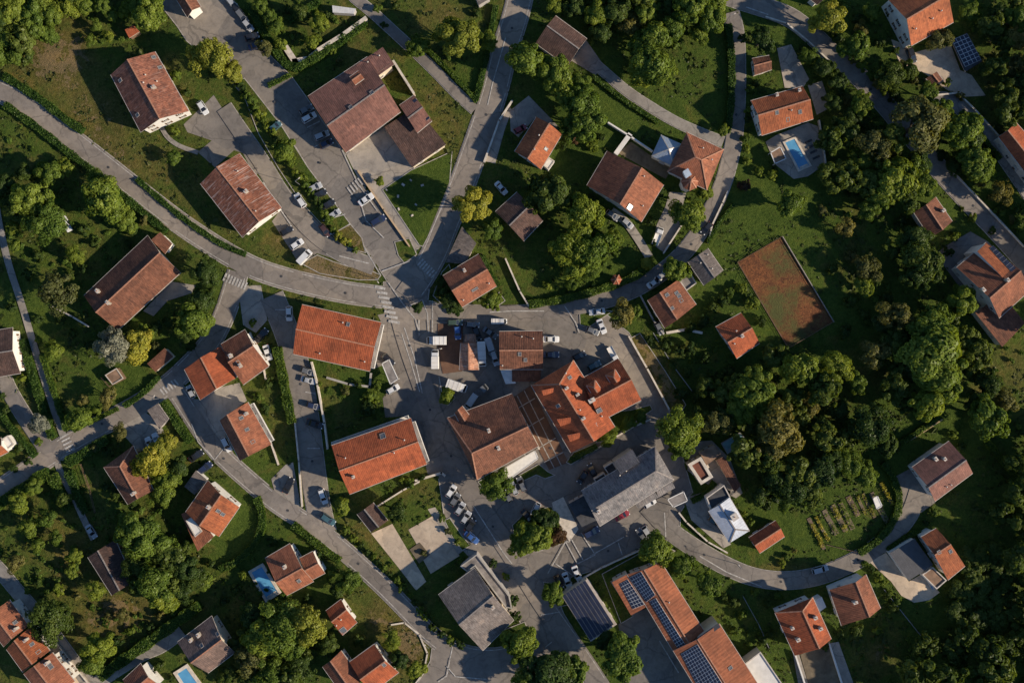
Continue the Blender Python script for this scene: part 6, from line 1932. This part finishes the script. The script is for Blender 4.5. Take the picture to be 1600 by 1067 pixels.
# ---------------------------------------------------------------- cars and trucks
def loft(mb, secs, mat=0, cap=True):
    """secs: list of rings with the same number of points"""
    n = len(secs[0])
    for a, b2 in zip(secs[:-1], secs[1:]):
        for i in range(n):
            j = (i + 1) % n
            mb.face([a[i], a[j], b2[j], b2[i]], mat)
    if cap:
        mb.face(list(reversed(secs[0])), mat); mb.face(secs[-1], mat)
def ring(x, hw, z0, z1, r=0.12):
    """cross-section across the car at x: rounded rectangle"""
    return [(x, -hw, z0), (x, -hw, z1 - r), (x, -hw + r, z1), (x, hw - r, z1), (x, hw, z1 - r), (x, hw, z0)]
def car_meshes(L, W, Ht, hood, kind):
    hw = W / 2; h = L / 2
    belt = 0.88 if kind != 'van' else 1.05
    body = MB()
    # lower hull, nose at +x
    st = [(-h, hw * 0.78, 0.42, belt - 0.12), (-h + 0.12, hw * 0.92, 0.3, belt - 0.02), (-h + 0.5, hw, 0.24, belt), (0, hw, 0.22, belt), (h - hood, hw, 0.22, belt - 0.02), (h - 0.45, hw * 0.97, 0.26, belt - 0.16), (h - 0.12, hw * 0.86, 0.32, belt - 0.26), (h, hw * 0.68, 0.4, belt - 0.34)]
    loft(body, [ring(*s) for s in st])
    # cabin
    rear = {'hatch': -h + 0.12, 'saloon': -h + 0.75, 'estate': -h + 0.1, 'van': -h + 0.05}[kind]
    rear_top = rear + {'hatch': 0.5, 'saloon': 0.6, 'estate': 0.32, 'van': 0.1}[kind]
    front = h - hood + 0.1
    front_top = front - (0.85 if kind != 'van' else 0.6)
    wb, wt = hw * 0.93, hw * 0.72 if kind != 'van' else hw * 0.85
    zt = Ht; zb = belt - 0.03
    B = [(rear, -wb, zb), (front, -wb, zb), (front, wb, zb), (rear, wb, zb)]
    T = [(rear_top, -wt, zt - 0.03), (front_top, -wt, zt - 0.04), (front_top, wt, zt - 0.04), (rear_top, wt, zt - 0.03)]
    mid = [((rear_top + front_top) / 2, -wt, zt), ((rear_top + front_top) / 2, wt, zt)]
    for i in range(4):
        j = (i + 1) % 4
        body.face([B[i], B[j], T[j], T[i]])
    body.face([T[0], mid[0], mid[1], T[3]]); body.face([mid[0], T[1], T[2], mid[1]])
    for sg in (-1, 1):   # mirrors
        body.box((front - 0.15, sg * (hw + 0.08), belt + 0.06), (0.07, 0.1, 0.07))
    def panel(q, out=0.012, m=0.08):
        q = [Vector(p) for p in q]; n = (q[1] - q[0]).cross(q[3] - q[0]).normalized()
        c = sum(q, Vector((0, 0, 0))) / 4
        mb = MB(); mb.face([p.lerp(c, m) + n * out for p in q]); return mb
    parts = {'windscreen': [panel([B[1], B[2], T[2], T[1]], 0.014, 0.1)], 'rear_window': [panel([B[3], B[0], T[0], T[3]], 0.014, 0.16)], 'side_window': []}
    for (i, j) in ((0, 1), (2, 3)):
        if kind == 'van':
            q = [Vector(B[i]), Vector(B[j]), Vector(T[j]), Vector(T[i])]
            k = 0.66
            q = [q[0].lerp(q[1], k), q[1], q[2], q[3].lerp(q[2], k)] if i == 0 else [q[0], q[0].lerp(q[1], 1 - k), q[3].lerp(q[2], 1 - k), q[3]]
        else:
            q = [B[i], B[j], T[j], T[i]]
        parts['side_window'].append(panel(q, 0.014, 0.12))
    wheels = []
    wr = 0.32
    for sx in (-0.31, 0.31):
        for sg in (-1, 1):
            mb = MB()
            x, y = sx * L, sg * (hw - 0.08)
            n = 12
            for r0, m, w0, w1 in ((wr, 0, -0.1, 0.1), (wr * 0.62, 1, -0.106, 0.106)):
                A = [(x + r0 * math.cos(2 * math.pi * i / n), y + w0, wr + r0 * math.sin(2 * math.pi * i / n)) for i in range(n)]
                C = [(x + r0 * math.cos(2 * math.pi * i / n), y + w1, wr + r0 * math.sin(2 * math.pi * i / n)) for i in range(n)]
                for i in range(n):
                    j = (i + 1) % n
                    mb.face([A[i], A[j], C[j], C[i]], m)
                mb.face(A, m); mb.face(list(reversed(C)), m)
            wheels.append(mb)
    hl, tl = [], []
    for sg in (-1, 1):
        mb = MB(); mb.box((h - 0.2, sg * hw * 0.68, belt - 0.28), (0.16, 0.16, 0.07)); hl.append(mb)
        mb = MB(); mb.box((-h + 0.06, sg * hw * 0.72, belt - 0.16), (0.07, 0.14, 0.09)); tl.append(mb)
    M_ = {'body': body.mesh('body', ['car_white'])}
    for k in parts: M_[k] = [m.mesh(k, ['car_glass']) for m in parts[k]]
    M_['wheel'] = [m.mesh('wheel', ['tyre', 'rim']) for m in wheels]
    M_['headlight'] = [m.mesh('headlight', ['lamp_white']) for m in hl]
    M_['tail_light'] = [m.mesh('tail_light', ['lamp_red']) for m in tl]
    return M_
CAR = {'hatch': car_meshes(4.0, 1.76, 1.48, 1.05, 'hatch'), 'saloon': car_meshes(4.5, 1.8, 1.45, 1.25, 'saloon'), 'estate': car_meshes(4.5, 1.84, 1.58, 1.15, 'estate'), 'van': car_meshes(5.0, 1.95, 2.05, 0.75, 'van')}
WORD = {'hatch': 'hatchback', 'saloon': 'saloon car', 'estate': 'estate car', 'van': 'van'}
def zsurf(px, py):
    return ZTOP - 0.01 if mask_at(px, py) else 0.02
def car(px, py, dx, dy, kind, colour):
    p = G(px, py, 0.8)
    rz = math.atan2(-dy, dx)
    sc = R.uniform(0.96, 1.06)
    root = thing('parked_car' if kind != 'van' else 'parked_van', (p.x, p.y, zsurf(px, py)), None, 'car' if kind != 'van' else 'van', 'cars and vans parked in the village', rz, sc)
    m = CAR[kind]
    bd = add('body', m['body'], root); slot_mat(bd, 'car_' + colour)
    for k in ('windscreen', 'rear_window', 'side_window', 'wheel', 'headlight', 'tail_light'):
        for me in m[k]: add(k, me, root)
    want_label(root, '%s %s' % (colour, WORD[kind]), px, py)
CARS = '''317,169,35,55,hatch,white 363,6,50,60,estate,silver 378,26,50,60,estate,grey 387,40,50,60,hatch,silver 394,58,60,-20,hatch,black
479,172,80,-45,hatch,grey 483,184,80,-45,estate,white 503,212,80,-35,estate,silver 510,225,80,-40,hatch,navy 430,198,45,-35,hatch,teal
492,293,70,-35,hatch,silver 500,303,70,-35,hatch,black 512,320,70,-40,saloon,black 522,335,70,-45,hatch,silver 469,313,-40,-60,estate,white 572,312,70,-48,saloon,white 591,345,70,-42,estate,navy
508,360,40,50,hatch,brown 448,361,70,-40,hatch,black 464,382,65,-45,hatch,white 476,402,80,-85,van,white 452,490,2,80,hatch,white 408,524,50,-55,saloon,black 783,294,75,85,saloon,white
711,504,1,0,estate,green 715,519,3,30,hatch,blue 933,487,-50,6,saloon,white 940,510,30,70,saloon,white 926,517,70,30,hatch,grey 861,530,1,0,saloon,white 1022,441,60,-45,saloon,white 1034,430,60,-45,hatch,silver
1030,513,30,60,hatch,grey 1104,357,-40,50,hatch,black 957,337,60,40,hatch,grey 980,349,50,40,hatch,silver 235,694,-35,-70,saloon,white 246,688,-35,-70,saloon,white 306,712,60,-40,saloon,black 320,731,70,-55,estate,navy
298,612,-30,-60,hatch,silver 354,694,30,60,estate,white 418,551,30,90,saloon,white 481,580,70,25,hatch,grey 482,594,70,18,saloon,silver 490,634,70,20,hatch,navy 492,662,70,22,saloon,black 451,758,40,-80,saloon,black 505,775,20,60,estate,white
513,811,70,50,estate,teal 614,608,70,-40,hatch,white 705,767,40,-60,hatch,white 711,780,40,-60,hatch,grey 719,794,40,-60,hatch,silver 728,808,40,-60,hatch,silver 735,820,40,-60,hatch,black 737,839,60,50,saloon,blue 793,775,-40,-60,hatch,grey
766,541,30,80,van,silver 773,559,30,90,estate,silver 736,627,-60,90,van,silver 861,554,1,0,saloon,navy 928,571,60,-30,hatch,teal 803,763,-30,-70,hatch,silver 815,756,-30,-65,estate,grey 910,745,-40,60,hatch,black 925,734,-30,-60,hatch,black
1015,786,70,-40,hatch,white 837,795,-30,60,hatch,white 825,806,60,60,saloon,black 972,805,75,-40,saloon,red 924,831,80,-40,estate,navy 1002,836,-40,-70,saloon,grey 1011,832,40,60,hatch,silver 886,906,30,75,saloon,white 901,895,30,70,saloon,white 873,908,30,70,hatch,black
371,16,50,60,hatch,black 400,72,60,-20,saloon,navy 745,521,20,60,hatch,black 738,507,60,5,hatch,grey 766,520,60,40,saloon,grey 905,556,60,-30,hatch,black 1281,889,80,-22,estate,silver 143,830,40,60,saloon,silver 37,956,50,85,van,white 103,350,35,65,saloon,white 1424,87,35,80,estate,black 813,202,60,-30,hatch,red 607,562,60,60,hatch,black 1116,814,60,40,hatch,teal 815,700,10,60,hatch,grey'''
for w in CARS.split():
    t = w.split(',')
    car(*[float(v) for v in t[:4]], t[4], t[5])

def truck(label, px, py, dx, dy, L, W, boxh, cab, box, name='box_truck', cat='truck', detail='box'):
    p = G(px, py, 1.2)
    rz = math.atan2(-dy, dx)
    root = thing(name, (p.x, p.y, zsurf(px, py)), label, cat, None, rz)
    h, hw = L / 2, W / 2
    cl = 1.9
    mb = MB()
    loft(mb, [[(x, -w2, 0.4), (x, -w2, z - 0.15), (x, -w2 + 0.15, z), (x, w2 - 0.15, z), (x, w2, z - 0.15), (x, w2, 0.4)] for x, w2, z in ((h - cl, hw * 0.95, 2.1), (h - 0.9, hw * 0.95, 2.12), (h - 0.35, hw * 0.9, 1.35), (h, hw * 0.75, 0.95))])
    add('cab', mb.mesh('cab', ['car_' + cab]), root)
    mb = MB(); mb.face([(h - 0.84, -hw * 0.8, 2.06), (h - 0.84, hw * 0.8, 2.06), (h - 0.32, hw * 0.75, 1.36), (h - 0.32, -hw * 0.75, 1.36)][::-1]); 
    for i in range(len(mb.v)): mb.v[i] = (mb.v[i][0] + 0.03, mb.v[i][1], mb.v[i][2] + 0.03)
    add('windscreen', mb.mesh('windscreen', ['car_glass']), root)
    mb = MB(); x0, x1 = -h, h - cl - 0.08
    mb.box(((x0 + x1) / 2, 0, 0.62), ((x1 - x0) / 2, hw * 0.5, 0.12)); add('chassis', mb.mesh('chassis', ['tyre']), root)
    if detail == 'flat':
        mb = MB(); mb.box(((x0 + x1) / 2, 0, 0.9), ((x1 - x0) / 2, hw, 0.1))
        for sg in (-1, 1): mb.box(((x0 + x1) / 2, sg * (hw - 0.03), 1.15), ((x1 - x0) / 2, 0.03, 0.2))
        add('load_bed', mb.mesh('load_bed', [box]), root)
    else:
        mb = MB()
        loft(mb, [[(x, -hw, 0.75), (x, -hw, boxh - 0.1), (x, -hw + 0.1, boxh), (x, hw - 0.1, boxh), (x, hw, boxh - 0.1), (x, hw, 0.75)] for x in (x0, x0 + 0.05, x1)])
        bx = add('cargo_box', mb.mesh('cargo_box', [box]), root)
        for k in range(3):
            mb = MB(); mb.box((x0 + (x1 - x0) * (k + 0.5) / 3, 0, boxh + 0.02), (0.04, hw - 0.08, 0.025)); add('roof_rib', mb.mesh('roof_rib', ['trim']), bx)
    for x in (-h * 0.62, h * 0.6):
        for sg in (-1, 1):
            mb = MB(); n = 12; r0 = 0.42
            A = [(x + r0 * math.cos(2 * math.pi * i / n), sg * (hw - 0.28), r0 + r0 * math.sin(2 * math.pi * i / n)) for i in range(n)]
            C = [(a[0], sg * (hw - 0.02), a[2]) for a in A]
            for i in range(n): mb.face([A[i], A[(i + 1) % n], C[(i + 1) % n], C[i]])
            mb.face(A); mb.face(C)
            add('wheel', mb.mesh('wheel', ['tyre']), root)
    for sg in (-1, 1):
        mb = MB(); mb.box((h - 0.03, sg * hw * 0.55, 0.75), (0.05, 0.15, 0.09)); add('headlight', mb.mesh('headlight', ['lamp_white']), root)
truck('long white box truck standing right against the striped workshop', 753, 553, 4, 80, 7.0, 2.3, 3.0, 'white', 'flat_white')
truck('white flatbed van with box behind the village square shadow', 680, 561, 0, -60, 5.4, 2.1, 2.4, 'white', 'flat_white')
truck('white and cream box truck with blue cab facing left', 682, 532, -60, 0, 5.6, 2.4, 2.9, 'silver', 'cloth_white')
truck('white camper truck beside the round planter', 714, 603, 110, 38, 5.8, 2.5, 3.0, 'white', 'flat_white', 'camper_van', 'camper')
truck('dark grey lorry between camper truck and large brown inn', 750, 612, 70, -60, 5.2, 2.1, 2.5, 'grey', 'flat_roof', detail='flat')
truck('small white twin-box trailer truck above the truck yard house', 780, 502, 60, 0, 4.4, 1.6, 2.0, 'white', 'flat_white')
truck('white pickup truck in the villa court beside the ring road', 1028, 369, 30, -80, 5.2, 1.9, 1.9, 'white', 'cloth_white', 'pickup_truck', 'pickup', 'flat')
truck('white pickup truck with flat bed right of the orange L-shaped wing', 958, 554, 30, 55, 4.8, 1.7, 1.8, 'white', 'cloth_white', 'pickup_truck', 'pickup', 'flat')

# ---------------------------------------------------------------- street lamps
def lamp(label, px, py, h=7.0, a=0.0):
    p = G(px, py)
    root = thing('street_lamp', (p.x, p.y, 0.02), label, 'street lamp', None, a)
    mb = MB(); mb.cyl((0, 0), 0.08, 0, h, 8, 0, 0.05); add('pole', mb.mesh('pole', ['metal_post']), root)
    mb = MB(); mb.box((0.6, 0, h), (0.65, 0.04, 0.04)); add('arm', mb.mesh('arm', ['metal_post']), root)
    mb = MB(); mb.box((1.35, 0, h - 0.02), (0.32, 0.13, 0.07), taper=0.7); add('lamp_head', mb.mesh('lamp_head', ['trim']), root)
lamp('street lamp beside the white flatbed van in the village square', 684, 546, 6.5, 0.2)
lamp('street lamp on the verge between main road and central junction', 592, 437, 7, -1.0)
lamp('street lamp at the south road bend', 673, 1000, 7, 2.4)
lamp('street lamp beside the west crossing', 250, 622, 7, 0.8)
lamp('street lamp beside the school road bend', 1150, 880, 7, 2.2)
lamp('street lamp at the upper left hill road junction', 1132, 38, 7, 0.4)
lamp('street lamp in the car park strip', 470, 290, 7, 0.7)

flush_labels()

# ---------------------------------------------------------------- small things on roads and lawns
def manholes():
    me = None
    for road, pts in (('main_road', '170,262 300,360 440,432 540,458'), ('south_road', '350,716 450,797 560,880 640,955'), ('village_square', '640,540 672,640 705,712 770,822 900,520 950,860 1010,820 860,700'),
                      ('side_street', '470,600 488,720'), ('west_road', '60,726 160,662 290,580'), ('hill_road', '1250,38 1360,140 1520,322'), ('school_road', '1100,866 1220,908 1340,874'),
                      ('car_park', '320,60 430,160 500,255 570,350'), ('north_road', '800,45 760,180 705,330'), ('ring_road', '940,470 1080,382 1150,180')):
        o_r, z = SURF[road]
        for (x, y) in P2(pts):
            p = G(x, y)
            if me is None:
                mb = MB(); mb.cyl((0, 0), 0.36, 0, 0.012, 12); me = mb.mesh('manhole_cover', ['flat_dark'])
            add('manhole_cover', me, o_r, (p.x, p.y, ZTOP - 0.004))
manholes()
def lounger(label, px, py, dx, dy, colour):
    p = G(px, py)
    root = thing('sun_lounger', (p.x, p.y, 0.17), label, 'sun lounger', 'loungers beside the villa pool', math.atan2(-dy, dx))
    mb = MB(); mb.box((0, 0, 0.3), (0.95, 0.32, 0.05)); mb.box((-0.75, 0, 0.5), (0.35, 0.32, 0.04), Vector((0.8, 0, -0.6)), (0, 1, 0), Vector((0.6, 0, 0.8))); add('mattress', mb.mesh('mattress', [colour]), root)
    for x in (-0.8, 0.8):
        for y in (-0.28, 0.28):
            mb = MB(); mb.box((x, y, 0.12), (0.03, 0.03, 0.13)); add('leg', mb.mesh('leg', ['metal_post']), root)
for i, (x, y) in enumerate(((1262, 222), (1266, 230), (1270, 238), (1274, 247))):
    lounger('%s dark sun lounger right of the villa pool' % ('topmost', 'second from top', 'third from top', 'lowest')[i], x, y, -30, 14, 'flat_dark')
def block(label, px, py, s, mat='pale_stone'):
    p = G(px, py)
    root = thing('stone_marker', (p.x, p.y, 0.17), label, 'stone', 'pale stones on the triangular lawn', R.uniform(0, 3))
    mb = MB(); mb.box((0, 0, s * 0.5), (s, s * 0.6, s * 0.6), taper=0.8); add('slab', mb.mesh('slab', [mat]), root)
    mb = MB(); mb.box((0, 0, s * 0.04), (s * 1.3, s * 0.9, s * 0.12)); add('plinth', mb.mesh('plinth', ['concrete']), root)
for i, (x, y) in enumerate(((642, 282), (630, 289), (622, 307), (623, 327), (644, 337), (660, 290), (650, 320), (604, 297))):
    block(('topmost', 'second from top', 'leftmost middle', 'lower left', 'lowest', 'right upper', 'central', 'left corner')[i] + ' of the small pale stones on the triangular lawn', x, y, R.uniform(0.25, 0.45))
flush_labels()
